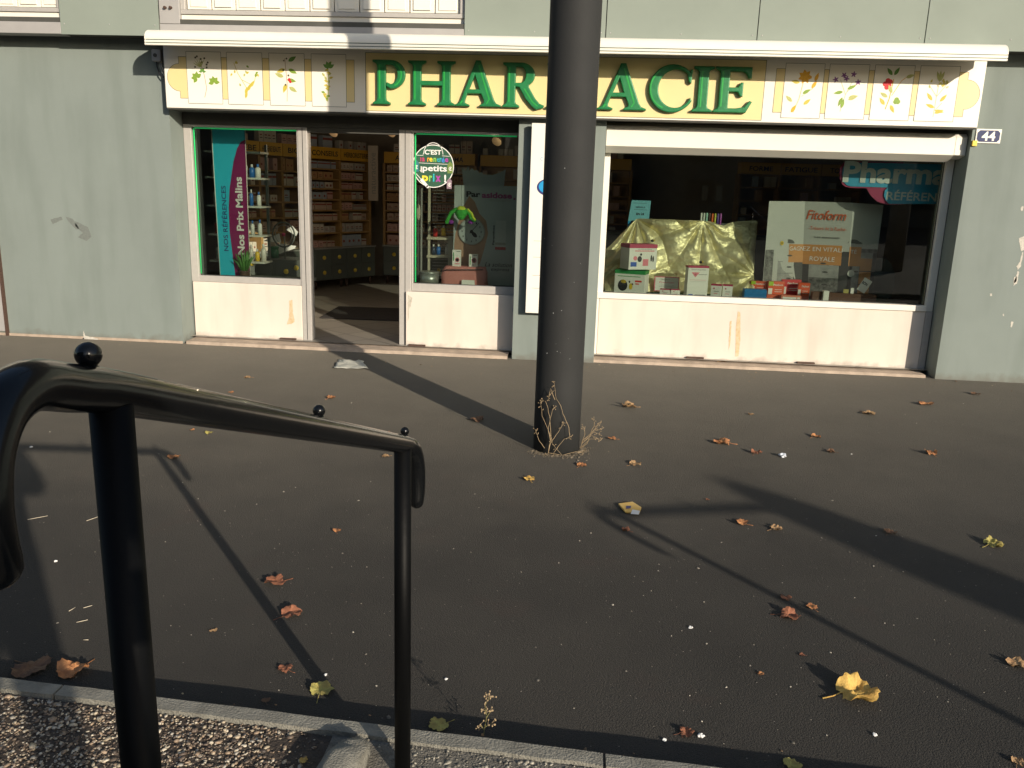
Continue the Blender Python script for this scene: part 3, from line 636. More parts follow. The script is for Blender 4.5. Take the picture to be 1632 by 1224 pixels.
def letter(ch, x0, x1, z0, z1):
    cu = bpy.data.curves.new('l', 'CURVE'); cu.dimensions = '2D'; cu.fill_mode = 'BOTH'; cu.extrude = 0.012; cu.bevel_depth = 0.009; cu.bevel_resolution = 2
    pl = GL[ch]; xs = [p[0] for p in pl[0]]; mn, mxx = min(xs), max(xs)
    for pts in pl:
        sp = cu.splines.new('POLY'); sp.points.add(len(pts) - 1); sp.use_cyclic_u = True
        for i, (a, b) in enumerate(pts): sp.points[i].co = ((a - mn) / (mxx - mn) * (x1 - x0), b * (z1 - z0), 0, 1)
    cu.offset = -0.007
    o = link(bpy.data.objects.new('l', cu)); me = bpy.data.meshes.new_from_object(o.evaluated_get(bpy.context.evaluated_depsgraph_get())); bpy.data.objects.remove(o)
    v = [(x0 + q.co.x, SY - 0.024 - q.co.z, z0 + q.co.y) for q in me.vertices]; f = [tuple(p.vertices) for p in me.polygons]; bpy.data.meshes.remove(me)
    lo = MB().add(v, f).build('letter', M_green, S)
    # bright ridge down the main strokes
    r = MB(); yy = SY - 0.047; w = x1 - x0; h = z1 - z0
    def q(u, t): return (x0 + (u - mn) / (mxx - mn) * w, yy, z0 + t * h)
    L = {'I': [[(.2, .1), (.2, .9)]], 'H': [[(.17, .12), (.17, .9)], [(.80, .12), (.80, .9)]], 'P': [[(.2, .12), (.2, .9)], arc(.45, .68, .24, .27, -70, 60, 10)], 'R': [[(.17, .12), (.17, .9)], [(.52, .42), (.72, .12), (.84, .03)]],
         'A': [[(.53, .92), (.78, .16), (.72, .06)], [(.17, .12), (.12, .05)]], 'C': [arc(.47, .5, .42, .46, 125, 250, 16)], 'E': [[(.18, .12), (.18, .9)]], 'M': [[(.95, .1), (.95, .9)]]}[ch]
    for l in L: ribbon(r, [q(*p) for p in l], 0.012)
    r.build('letter_ridge', M_greenhi, lo)
spans = [('P', 596, 647), ('H', 652, 726), ('A', 727, 799), ('R', 802, 868), ('M', 872, 953), ('A', 954, 1031), ('C', 1034, 1103), ('I', 1104, 1136), ('E', 1138, 1199)]
for ch, a, b in spans: letter(ch, X(a, 140), X(b, 140), 2.325, 2.700)

# ------------------------------------------------------------------ awning
A = thing('awning', 'closed white awning cassette running the full length above the sign', 'awning', (-0.25, 7.25, 2.7))
AF = 7.315
prof = [(7.585, 2.7770), (AF + 0.08, 2.7510), (AF + 0.013, 2.7330), (AF, 2.7370), (AF, 2.7520), (AF + .009, 2.7555), (AF, 2.7590), (AF, 2.7770), (AF + .009, 2.7805), (AF, 2.7840)]
prof += [(AF + 0.10 * (1 - math.cos(R_(t))), 2.7880 + 0.085 * math.sin(R_(t))) for t in range(0, 91, 10)] + [(7.585, 2.8820)]
MB().prism([(-3.855, y, z) for y, z in prof], (7.185, 0, 0)).build('cassette', M_white, A)
for x in (-3.861, 3.335): MB().prism([(x - 0.004, y, z) for y, z in prof], (0.008, 0, 0)).build('end_cap', M_white, A, bevel=0.002)
for z in (2.7555, 2.7805): MB().box(-3.85, 3.327, AF + 0.001, AF + 0.004, z - 0.003, z + 0.003).build('groove_line', M_grline, A)
for x in (-3.3, -1.2, 1.0, 2.8): MB().box(x, x + 0.06, 7.7, 7.82, 2.7950, 2.8250).build('bracket', M_flash, A)

# junction box and cables
J = thing('junction_box', 'small grey junction box with drooping cables at sign left end', 'electrical box', (-3.85, W, 2.72))
a = P(240, 78, W - 0.1); b = P(257, 98, W - 0.1)
MB().box(a.x, b.x - 0.005, W - 0.1, W - 0.003, b.z, a.z).build('casing', M_flash, J, bevel=0.012)
MB().tube([(a.x + 0.04, W - 0.099, (a.z + b.z) / 2), (a.x + 0.04, W - 0.108, (a.z + b.z) / 2)], 0.017, 12).build('cap', M_soffit, J)
for (sx, dp) in ((0.03, 0.13), (0.06, 0.12), (0.075, 0.10)):
    x = a.x + sx; MB().tube([(x, W - .06, b.z + 0.01), (x, W - .06, b.z - 0.04), (x + 0.02, W - .06, b.z - dp * 0.8), (x + 0.05, W - .07, b.z - dp), (x + 0.1, W - .08, b.z - dp - 0.005)], 0.006, 8).build('cable', M_ink if dp > 0.12 else M_grey, J)

# number plate
p0 = P(1557, 205, W - 0.012); p1 = P(1594, 229, W - 0.012)
N_ = thing('number_plate', 'blue enamel house number plate with white 44 on wall', 'number plate', (p0.x, W, p1.z))
M_navy = mat('enamel_navy', (0.025, 0.035, 0.11), 0.25)
MB().box(p0.x, p1.x, W - 0.010, W - 0.002, p1.z, p0.z).build('plate', M_whitec, N_, bevel=0.004)
x0, x1, z0, z1 = p0.x + 0.012, p1.x - 0.012, p1.z + 0.012, p0.z - 0.012; c = 0.02
MB().poly([(x0 + c, W - 0.0115, z0), (x1 - c, W - 0.0115, z0), (x1, W - 0.0115, z0 + c), (x1, W - 0.0115, z1 - c), (x1 - c, W - 0.0115, z1), (x0 + c, W - 0.0115, z1), (x0, W - 0.0115, z1 - c), (x0, W - 0.0115, z0 + c)]).build('field', M_navy, N_)
text(MB(), '44', ((p0.x + p1.x) / 2, W - 0.013, (z0 + z1) / 2), 0.115, 0.078, bold=0.03).build('number', M_whitec, N_)
p = P(1553, 229, W - 0.01)
tag(MB().box(p.x - 0.022, p.x + 0.02, W - 0.02, W - 0.002, p.z - 0.022, p.z + 0.026).build('wall_tag', M_knob, bevel=0.004), 'tiny yellow marker tag fixed beside the number plate', 'tag')

# white board on the pillar
Bd = thing('notice_board', 'tall white panel on the pillar mostly hidden behind the pole', 'sign', (-0.25, 7.74, 0.47))
MB().box(-0.495, -0.03, 7.73, 7.775, 0.475, 2.2).build('panel', M_whitec, Bd, bevel=0.003)
MB().box(-0.45, -0.07, 7.775, W - 0.001, 0.6, 2.1).build('backing', M_soffit, Bd)
M_logob = mat('logo_blue', (0.02, 0.30, 0.60), 0.4); M_logod = mat('logo_dark', (0.03, 0.03, 0.15), 0.4); M_teal = mat('teal_print', (0.02, 0.32, 0.42), 0.4)
l = MB(); l.poly(ell(-0.33, 1.64, 0.10, 0.075, 7.7285), 1); l.poly(ell(-0.325, 1.645, 0.088, 0.062, 7.7275), 0)
text(l, 'C', (-0.395, 7.7285, 1.89), 0.022, 0.03, 0); 
for zz in (1.15, 1.0, 0.83, 0.71): l.box(-0.44, -0.07, 7.7286, 7.7292, zz, zz + 0.004, 2)
l.build('print', [M_logob, M_logod, M_grey], Bd)

# ------------------------------------------------------------------ steel pole
pc = (-0.095, 5.052); r = 0.148
PO = thing('street_pole', 'thick dark grey round steel pole standing in front of the shop', 'pole', (pc[0], pc[1], 0))
MB().tube([(pc[0], pc[1], z) for z in (-0.1, 0.4, 1, 2, 3, 5, 7.5)], r, 64).build('shaft', M_pole, PO)
MB().tube([(pc[0], pc[1], 7.5), (pc[0], pc[1], 7.56)], [r * 1.02, r * 0.8], 48).build('cap', M_pole, PO)
mk = MB(); rnd = random.Random(3)
M_spl = mat('pale_paint_spots', (0.33, 0.34, 0.34), 0.8)
for (px, py, s) in ((872, 563, 5), (888, 560, 3), (893, 562, 2), (895, 495, 3), (882, 499, 4), (906, 540, 2), (886, 548, 2), (900, 268, 3), (925, 420, 3), (880, 391, 2), (908, 572, 2), (915, 450, 2), (868, 380, 2)):
    p = P(px, py, pc[1] - r); dx = p.x - pc[0]
    if abs(dx) > r * 0.95: continue
    yq = pc[1] - math.sqrt(r * r - dx * dx); p = P(px, py, yq); dx = p.x - pc[0]; yq = pc[1] - math.sqrt(max(0, r * r - dx * dx))
    mk.ball((p.x, yq - 0.0003, p.z), s * 0.0007, sx=rnd.uniform(.7, 1.6), sy=0.12, seg=8, rng=6)
mk.build('paint_spots', M_spl, PO)

# ------------------------------------------------------------------ handrail
def handrail(x_off, y_off, label, lean, dft=(0, 0, 0)):
    hr = thing('handrail', label, 'handrail', (-0.41 + x_off, 1.88 + y_off, 0.07))
    o = Vector((x_off, y_off, 0))
    nt = Vector((-0.462, 0.76, 1.392)); ft = Vector((-0.408, 1.88, 0.992)) + Vector(dft)
    d = (nt - ft) / (nt.y - ft.y)
    def on(y): return ft + d * (y - ft.y)
    path = [Vector((-0.444, 0.556, 1.302)), Vector((-0.446, 0.552, 1.325)), Vector((-0.450, 0.556, 1.358)), Vector((-0.455, 0.572, 1.392)), Vector((-0.460, 0.602, 1.417)), Vector((-0.463, 0.645, 1.425)), Vector((-0.464, 0.70, 1.410)), on(0.76)]
    path += [on(0.76 + 1.12 * i / 8) for i in range(1, 9)] if not lean else [ft]
    path += [ft + Vector((0.002, 0.035, -0.014)), ft + Vector((0.010, 0.062, -0.030)), ft + Vector((0.015, 0.078, -0.060)), ft + Vector((0.018, 0.083, -0.095)), ft + Vector((0.020, 0.080, -0.140)), ft + Vector((0.021, 0.072, -0.175))]
    rr = [0.0232 - 0.0008 * i / len(path) for i in range(len(path))]; rr[-3:] = [0.0225, 0.021, 0.018]; rr[:2] = [0.020, 0.0222]
    # smooth
    P2 = []; R2 = []
    for i in range(len(path) - 1):
        p0, p1, p2, p3 = path[max(i - 1, 0)], path[i], path[i + 1], path[min(i + 2, len(path) - 1)]
        for k in range(4):
            t = k / 4; P2.append(0.5 * ((2 * p1) + (p2 - p0) * t + (2 * p0 - 5 * p1 + 4 * p2 - p3) * t * t + (3 * p1 - p0 - 3 * p2 + p3) * t ** 3)); R2.append(rr[i] + (rr[i + 1] - rr[i]) * t)
    P2.append(path[-1]); R2.append(rr[-1])
    MB().tube([p + o for p in P2], R2, 32, round_end=True).build('rail', M_black, hr)
    for top, base in ((nt, 0.06), (ft, 0.06)):
        t = Vector((top.x, top.y, 0)) + o
        ps = MB().tube([(t.x, t.y, base), (t.x, t.y, top.z - 0.012)], 0.0208 if top is nt else 0.0212, 32).build('post', M_blackp, hr)
        MB().tube([(t.x, t.y, base + 0.001), (t.x, t.y, base + 0.012)], [0.030, 0.026], 24).build('collar', M_kerb, ps)
    for (px, py, yq, rb) in ((140, 572, 0.705, 0.0125), (511, 665, 1.33, 0.0108), (648, 701, 1.905, 0.0108)):
        c = on(yq) if yq < 1.88 else ft + Vector((0.001, 0.02, -0.006))
        if yq < 0.76: c = Vector((-0.464, 0.733, 1.400))
        c = c + o
        MB().tube([c + Vector((0, 0, 0.016)), c + Vector((0, 0, 0.027))], [0.010, 0.007], 12).ball(c + Vector((0, 0, 0.0225 + rb)), rb, seg=24, rng=14).build('ball_stud', M_black, hr)
    return hr
handrail(0, 0, 'black glossy handrail with curled ends and ball studs at left', 0)
handrail(3.62, -0.47, 'matching black handrail out of frame whose thin shadow crosses the asphalt', 0, (0.16, 0.12, 0.03))

# wide blurred shadow at the right comes from a pillar behind the viewer
T = thing('pillar', 'tall pillar out of frame casting the broad soft shadow at right', 'pillar', (7.15, -3.36, 0))
MB().tube([(7.15, -3.36, z) for z in (0, 1.6, 2.6, 2.85, 2.98)], [0.22, 0.21, 0.20, 0.14, 0.05], 32).build('shaft', M_conc, T)

# ------------------------------------------------------------------ leaves and litter
def leaf_mesh(seed, curl=0.35, lobes=5, dead=True):
    rnd = random.Random(seed); n = 40; out = []
    for i in range(n):
        a = 2 * math.pi * i / n; t = (a - math.pi / 2)
        rad = 0.38 + 0.11 * abs(math.cos(t * lobes / 2)) ** 1.2 + 0.05 * abs(math.sin(a * 11 + seed)) + rnd.uniform(-0.045, 0.045)
        rad = rad * 0.75 + 0.25 * 0.44; rad *= 1 - 0.35 * max(0, math.cos(a + math.pi / 2)) ** 3
        out.append((rad * math.cos(a) * 1.0, rad * math.sin(a)))
    vs = [(0, -0.05, 0)]; fs = []
    fx, fy, ph = rnd.uniform(2, 5), rnd.uniform(2, 5), rnd.uniform(0, 6); fold = rnd.uniform(-0.8, 0.8)
    def zf(x, y):
        k = x * math.cos(fold) + y * math.sin(fold)
        return curl * (1.5 * abs(k) ** 1.4 + 0.16 * math.sin(fx * x * 3 + ph) + 0.14 * math.cos(fy * y * 3.3 + ph) + 0.5 * (y * y)) + 0.03 * math.sin(19 * x + 13 * y + ph)
    rings = (0.3, 0.62, 0.85, 1.0)
    for q in rings:
        for x, y in out:
            X_, Y_ = x * q, y * q; vs.append((X_, Y_, zf(X_, Y_) + (0.02 * math.sin(12 * math.atan2(Y_, X_)) * q)))
    for i in range(n): fs.append((0, 1 + i, 1 + (i + 1) % n))
    for k in range(3):
        for i in range(n): a = 1 + k * n; fs.append((a + i, a + n + i, a + n + (i + 1) % n, a + (i + 1) % n))
    mn = min(v[2] for v in vs); vs = [(x, y, z - mn) for x, y, z in vs]
    mb = MB().add(vs, fs, 0, True)
    z0 = vs[1 + int(n * 0.75)][2]
    mb.tube([(0, -0.05, vs[0][2] + 0.004), (0.01, -0.28, z0 * .6 + 0.02), (0.04, -0.5, 0.03), (0.10, -0.75, 0.015)], [0.012, 0.014, 0.013, 0.018], 6, 0)
    me = bpy.data.meshes.new('leaf'); me.from_pydata(mb.v, [], mb.f); me.polygons.foreach_set('use_smooth', [True] * len(me.polygons)); me.update(); return me
def leaf_mat(name, c1, c2):
    m = mat(name, c1, 0.65, col2=c2, var_scale=3.5, bump=0.6, bump_scale=9, spec=0.3)
    return m
LM = {'o': leaf_mat('leaf_orange', (0.56, 0.27, 0.11), (0.28, 0.11, 0.05)), 'r': leaf_mat('leaf_russet', (0.38, 0.15, 0.08), (0.14, 0.06, 0.035)), 'y': leaf_mat('leaf_yellow', (0.72, 0.50, 0.14), (0.50, 0.28, 0.07)),
      't': leaf_mat('leaf_tan', (0.52, 0.34, 0.17), (0.25, 0.14, 0.07)), 'b': leaf_mat('leaf_brown', (0.20, 0.11, 0.06), (0.10, 0.055, 0.035)), 'g': leaf_mat('leaf_olive', (0.45, 0.42, 0.12), (0.30, 0.22, 0.07))}
protos = {}
def leaf(px, py, wpx, c, curl, label, z=0.0, rot=None):
    curl *= 0.62
    k = (int(px + py) % 6, curl)
    if k not in protos:
        protos[k] = leaf_mesh(11 + k[0] * 3 + int(curl * 10), curl)
    me = protos[k].copy(); me.materials.append(LM[c])
    p = G(px, py, z); s = wpx / F * (p - Vector((0, 0, H))).length * 0.97
    o = link(bpy.data.objects.new('fallen_leaf', me)); o.location = p + Vector((0, 0, 0.001)); o.scale = (s, s, s); o.rotation_euler = (0, 0, rot if rot is not None else (px * 7 + py * 3) % 628 / 100)
    tag(o, label, 'leaf', 'fallen leaves on the pavement'); return o
K = 'fallen leaves on the pavement'
leaf(1362, 1110, 66, 'y', 0.55, 'large curled yellow leaf with long stem at lower right', rot=-1.45)
leaf(118, 1072, 46, 'o', 0.6, 'bright orange curled leaf against the kerb at lower left')
leaf(50, 1068, 52, 'b', 0.3, 'flat brown leaf in shade by kerb at far lower left')
leaf(513, 1103, 38, 'g', 0.3, 'olive yellow leaf lying over end of the thin post shadow')
leaf(701, 1157, 34, 'g', 0.25, 'olive leaf in kerb shadow right of the small post')
leaf(440, 930, 36, 'r', 0.4, 'russet leaf between the two rail posts, upper of a pair')
leaf(463, 981, 36, 'r', 0.5, 'orange russet leaf between the two rail posts, lower of a pair')
leaf(455, 1068, 24, 'r', 0.5, 'small russet leaf left of the slanting post shadow near kerb')
leaf(277, 730, 20, 'o', 0.4, 'orange leaf just above the curled handrail shadow')
leaf(527, 635, 17, 'o', 0.4, 'orange leaf above the middle ball of the handrail')
leaf(395, 602, 12, 't', 0.3, 'tiny tan leaf nearest the shop wall above the rail')
leaf(368, 626, 9, 'o', 0.3, 'tiny orange leaf above the sloping rail at its left half')
leaf(333, 691, 13, 'g', 0.5, 'tiny olive leaf just under the sloping rail')
leaf(306, 686, 8, 'o', 0.5, 'tiny orange scrap just under the sloping rail')
leaf(617, 690, 12, 'o', 0.3, 'small orange leaf left of the smallest ball stud')
leaf(615, 728, 14, 't', 0.5, 'tan leaf touching the underside of the rail by small post')
leaf(537, 847, 14, 'o', 0.5, 'small orange leaf left of the small post halfway down')
leaf(340, 1006, 12, 't', 0.5, 'small tan leaf right of the thick post')
leaf(843, 765, 20, 'y', 0.4, 'yellow leaf just in front of the pole base')
leaf(927, 743, 18, 'o', 0.3, 'flat orange leaf right of the pole base')
leaf(976, 700, 15, 'o', 0.3, 'small orange leaf beside the dry weed at the pole')
leaf(760, 671, 24, 'b', 0.5, 'brown leaf with stem on the edge of the pole shadow')
leaf(1003, 650, 26, 't', 0.6, 'curled tan leaf with long stem on asphalt right of pole')
leaf(1012, 741, 22, 't', 0.4, 'pale crumpled leaf between the pole and yellow wrapper')
leaf(1152, 707, 30, 'o', 0.5, 'orange leaf in the middle of asphalt below wide window')
leaf(1205, 723, 18, 'r', 0.6, 'russet leaf left of the crumpled white paper')
leaf(1300, 697, 16, 'o', 0.6, 'small orange leaf above right of the crumpled paper')
leaf(1325, 721, 14, 'b', 0.6, 'small brown leaf right of the crumpled paper')
leaf(1384, 660, 21, 't', 0.3, 'flat tan leaf near the right end of wide window')
leaf(1475, 645, 22, 'o', 0.3, 'flat orange leaf nearest the right wall corner')
leaf(1555, 629, 14, 'b', 0.3, 'small brown leaf below the right wall')
leaf(1197, 661, 10, 't', 0.4, 'tiny tan leaf below the middle of wide window')
leaf(1484, 724, 18, 'o', 0.7, 'upright orange leaf with own shadow at right')
leaf(1183, 835, 22, 'o', 0.4, 'orange leaf below the forked handrail shadow')
leaf(1236, 844, 22, 't', 0.4, 'thin tan leaf right of the orange one below forked shadow')
leaf(998, 846, 15, 'r', 0.6, 'small russet leaf under the yellow wrapper')
leaf(1128, 797, 7, 'r', 0.4, 'tiny russet scrap on the level rail shadow')
leaf(1418, 850, 20, 'b', 0.3, 'brown leaf inside the broad soft shadow')
leaf(1583, 870, 28, 'g', 0.8, 'crumpled olive yellow leaf near the right edge')
leaf(1622, 1062, 28, 't', 0.5, 'tan leaf cut by the right edge of the picture')
leaf(1256, 984, 34, 'r', 0.5, 'twisted russet leaf below the long diagonal rail shadow')
leaf(1294, 969, 18, 'o', 0.4, 'small orange leaf on the long diagonal rail shadow')
leaf(1252, 954, 18, 'r', 0.5, 'thin russet leaf above left of the twisted one')
leaf(1093, 1170, 25, 'r', 0.5, 'russet leaf beside the kerb shadow at bottom centre')
leaf(1212, 1075, 11, 'o', 0.5, 'tiny orange leaf left of the large yellow leaf')
leaf(1279, 1045, 9, 'r', 0.5, 'tiny russet leaf above left of the large yellow leaf')
leaf(424, 1118, 14, 'b', 0.3, 'small brown leaf inside the kerb shadow', )
leaf(1150, 577, 22, 't', 0.3, 'tan leaf on concrete threshold below the wide window', 0.02)
leaf(1060, 573, 10, 't', 0.3, 'tiny tan leaf on threshold just right of the pole', 0.02)
leaf(484, 1213, 14, 'y', 0.3, 'small yellow leaf lying on the pebbles', 0.07)
leaf(1622, 1216, 18, 't', 0.4, 'tan leaf fragment at the bottom right corner')
leaf(1262, 1222, 28, 'g', 0.3, 'olive leaf in kerb shadow at the bottom edge')

# broken twigs / straws
M_straw = mat('straw', (0.5, 0.44, 0.33), 0.8)
for i, (px, py, dx, dy) in enumerate(((140, 968, 7, -2), (131, 991, 9, -2), (115, 972, 5, -3), (137, 1021, 4, 0), (152, 826, 14, -5), (60, 826, 16, -3), (880, 640, 3, 0))):
    a = G(px - dx, py - dy); b = G(px + dx, py + dy)
    tag(MB().tube([a + Vector((0, 0, 0.003)), (a + b) / 2 + Vector((0.001, 0.001, 0.003)), b + Vector((0, 0, 0.003))], 0.0014, 6).build('twig', M_straw), 'thin pale straw lying on the asphalt', 'twig', 'straws on the asphalt')

# newspaper sheet
nc = G(559, 584, 0); nm = MB(); nn = 14
c4 = [G(540, 574), G(578, 577), G(587, 590), G(533, 588)]
vs = []
for i in range(nn + 1):
    for j in range(nn + 1):
        u, v = i / nn, j / nn; p = c4[0].lerp(c4[1], u).lerp(c4[3].lerp(c4[2], u), v); vs.append(p + Vector((0.02 * noise.noise((u * 5, v * 5, 0)), 0, 0.012 + 0.018 * noise.noise((u * 4, v * 3, 2)))))
nm.add(vs, [(i * (nn + 1) + j, (i + 1) * (nn + 1) + j, (i + 1) * (nn + 1) + j + 1, i * (nn + 1) + j + 1) for i in range(nn) for j in range(nn)], 0, True)
M_news = mat('printed_paper', (0.62, 0.60, 0.52), 0.8, col2=(0.35, 0.36, 0.31), var_scale=28)
tag(nm.build('newspaper', M_news, solid=0.001), 'crumpled printed leaflet lying on asphalt before the doorway', 'paper')
# yellow wrapper
q = [G(985, 806), G(1008, 803), G(1022, 812), G(1019, 821), G(996, 819)]
wm = MB(); wm.prism([p + Vector((0, 0, 0.004)) for p in q], (0, 0, 0.01)); 
wr = tag(wm.build('wrapper', mat('wrapper_yellow', (0.68, 0.40, 0.07), 0.4, col2=(0.6, 0.42, 0.16), var_scale=20), bevel=0.003), 'crumpled yellow and white snack wrapper on the asphalt', 'wrapper')
MB().poly([G(a, b, 0.0155) for a, b in ((1008, 812), (1020, 814), (1018, 820), (1005, 819))]).build('white_label', M_paper, wr)
MB().poly([G(a, b, 0.0155) for a, b in ((998, 806), (1006, 806), (1005, 810), (998, 811))]).build('dark_print', M_logod, wr)
# crumpled white paper
def lump(name, px, py, s, m, label, cat, z=0, flat=.6, col=None):
    bm = bmesh.new(); bmesh.ops.create_icosphere(bm, subdivisions=3, radius=s)
    for v in bm.verts:
        d = 1 + 0.7 * noise.noise(v.co / s * 1.6 + Vector((px, py, 0))); v.co = Vector((v.co.x * d, v.co.y * d, v.co.z * d * flat + s * flat * .7))
    me = bpy.data.meshes.new(name); bm.to_mesh(me); bm.free(); me.materials.append(m); o = link(bpy.data.objects.new(name, me)); o.location = G(px, py, z); return tag(o, label, cat)
lump('crumpled_paper', 1247, 728, 0.022, mat('blue_white_paper', (0.6, 0.63, 0.68), 0.7), 'crumpled bluish white paper ball on the asphalt', 'paper')
for (px, py, s, lab) in ((1059, 1180, .006, 'white pebble at the kerb shadow edge, bottom centre'), (1117, 1174, .009, 'pale chewed gum speck beside the russet leaf at bottom'), (1101, 1001, .007, 'whitish pebble alone in the middle of lower asphalt'), (1394, 1172, .007, 'grey pebble under the large yellow leaf'), (167, 887, .005, 'white crumb just left of the thick post'), (89, 895, .006, 'white pebble in the lower left near soft shadow'), (1357, 724, .004, 'tiny white crumb at right middle'), (50, 713, .008, 'white scrap by the left edge above rail shadow'), (519, 1076, .005, 'white chip at the right of slanting post shadow'), (711, 1083, .005, 'white chip right of the small post')):
    lump('pebble', px, py, s, M_paper, lab, 'pebble')

# weeds
def weed(name, base, shoots, m, label, rad=0.0017, seedm=None):
    w = thing(name, label, 'weed', base)
    st = MB(); hd = MB()
    for pts in shoots:
        pts = [Vector(p) for p in pts]; P3 = []
        for i in range(len(pts) - 1):
            for k in range(4): q = pts[i].lerp(pts[i + 1], k / 4); P3.append(q + Vector((noise.noise(q * 40), noise.noise(q * 40 + Vector((3, 3, 3))), 0)) * 0.004)
        P3.append(pts[-1]); st.tube(P3, [rad * (1 - 0.6 * i / len(P3)) for i in range(len(P3))], 6)
        for k in range(7):
            q = P3[-1 - (k % 3)]; e = q + Vector((random.uniform(-1, 1), random.uniform(-1, 1), random.uniform(-.5, 1))) * 0.016; hd.tube([q, e], [rad * .5, rad * .3], 4); hd.ball(e, 0.0024, seg=6, rng=4, sz=1.4)
    st.add(hd.v, hd.f, 1, True); st.build('stem', [m, seedm or m], w)
M_weed = mat('dry_weed', (0.42, 0.31, 0.18), 0.8, var=0.3, var_scale=30); M_weedg = mat('green_weed', (0.22, 0.20, 0.07), 0.8, var=0.3, var_scale=30)
yb = pc[1] - r - 0.03
def WP(l, y0=yb): return [P(a, b, y0 + (k * 0.006)) for k, (a, b) in enumerate(l)]
base = G(874, 722)
z8 = lambda l: [(800 + a / 5.44, 560 + b / 5.44) for a, b in l]
weed('dry_weed', (base.x, yb, 0), [WP(z8(l)) for l in ([(400, 890), (425, 740), (410, 560), (395, 480), (375, 430), (340, 430)], [(400, 890), (430, 760), (350, 560), (335, 450)], [(370, 840), (320, 770), (290, 680)], [(400, 880), (520, 900), (430, 790)], [(415, 800), (490, 700), (540, 620)], [(420, 780), (400, 660), (440, 500), (460, 490)], [(590, 740), (580, 660), (530, 540), (510, 470), (470, 410), (450, 260)], [(440, 890), (540, 760), (600, 740)], [(520, 900), (640, 870), (700, 880)], [(460, 420), (420, 320), (400, 420)], [(380, 880), (360, 900), (430, 910)])], M_weed, 'tall dry brown weed growing against front of the pole')
yc = pc[1] - 0.06
weed('dry_weed', (0.1, yc, 0), [[P(a, b, yc - 0.005 * k) for k, (a, b) in enumerate(z8(l))] for l in ([(680, 840), (700, 770), (790, 690), (840, 620)], [(680, 840), (760, 760), (860, 760)], [(690, 835), (740, 800), (770, 700), (870, 670)], [(690, 790), (720, 720), (710, 660)], [(700, 770), (800, 700), (850, 720)], [(770, 700), (800, 640), (800, 590)], [(680, 840), (700, 780), (780, 730), (860, 770)], [(690, 800), (760, 740), (840, 620)])], M_weed, 'low pale bushy dry weed at the right foot of the pole', 0.0016)
kb = G(773, 1168, 0.03); ky_ = kb.y
z7 = lambda l: [(380 + a / 3.886, 1000 + b / 3.886) for a, b in l]
weed('weed', (kb.x, ky_, 0), [[P(a, b, ky_ + 0.004 * k) for k, (a, b) in enumerate(z7(l))] for l in ([(1520, 665), (1530, 600), (1535, 540), (1530, 480), (1550, 430)], [(1525, 640), (1500, 600)], [(1525, 620), (1565, 595)], [(1535, 560), (1560, 530), (1560, 515)], [(1532, 540), (1525, 500)], [(1545, 450), (1565, 425)])], M_weedg, 'thin upright weed growing from the kerb joint', 0.0012, M_weed)

# ------------------------------------------------------------------ inside the shop
mb = MB(); mb.poly([(-7, 8.0, 0.046), (6, 8.0, 0.046), (6, 14.5, 0.046), (-7, 14.5, 0.046)])
tag(mb.build('shop_floor', M_tiles), kind='structure')
MB().box(-7.1, -7.0, 8.4, 14.5, 0, 3.0).build('side_wall', M_int, B); MB().box(6, 6.1, 8.4, 14.5, 0, 3.0).build('side_wall', M_int, B)
MB().box(-7, 6, 8.385, 14.5, 2.62, 2.7).build('ceiling', M_int, B)
a = G(509, 507, .05); b = G(539.5, 489, .05); c = G(660, 493, .05); d = G(640, 512, .05)
mt = MB(); mt.prism([(a.x, a.y, 0.048), (d.x + .1, d.y, 0.048), (c.x, c.y, 0.048), (b.x, b.y, 0.048)], (0, 0, 0.012))
dm = tag(mt.build('doormat', mat('doormat_rubber', (0.035, 0.03, 0.028), 0.95, bump=0.5, bump_scale=300), bevel=0.004), 'dark flat doormat on the tiled floor inside the doorway', 'doormat')

prod_cols = [(0.62, 0.55, 0.46), (0.66, 0.60, 0.50), (0.55, 0.42, 0.32), (0.60, 0.38, 0.32), (0.5, 0.47, 0.42), (0.40, 0.45, 0.50), (0.5, 0.3, 0.14)]
M_prod = [mat('carton_%s' % n, c, 0.6) for n, c in zip(('cream', 'white', 'beige', 'pink', 'grey', 'blue', 'ochre'), prod_cols)]
M_band = mat('carton_band', (0.30, 0.08, 0.06), 0.6); M_bandb = mat('carton_dark_band', (0.05, 0.05, 0.06), 0.6)
def carton_mesh(w, d, h, m, kind):
    mb = MB().box(-w / 2, w / 2, 0, d, 0, h, 0); y = -0.001
    if kind == 0: mb.poly([(-w / 2, y, h * .62), (w / 2, y, h * .62), (w / 2, y, h * .82), (-w / 2, y, h * .82)], 1)
    elif kind == 1: mb.poly(ell(0, h * .45, w * .2, w * .2, y, n=12), 1)
    else:
        mb.poly([(-w * .3, y, h * .3), (w * .3, y, h * .3), (w * .3, y, h * .36), (-w * .3, y, h * .36)], 2); mb.poly([(-w * .3, y, h * .5), (w * .2, y, h * .5), (w * .2, y, h * .6), (-w * .3, y, h * .6)], 1)
    me = bpy.data.meshes.new('carton'); me.from_pydata(mb.v, [], mb.f); me.polygons.foreach_set('material_index', mb.mi)
    for k in (m, M_band, M_bandb): me.materials.append(k)
    me.update(); return me
CART = {}
def carton(w, h, ci, kind):
    k = (round(w, 2), round(h, 2), ci, kind)
    if k not in CART: CART[k] = carton_mesh(k[0], 0.09, k[1], M_prod[ci], kind)
    return CART[k]
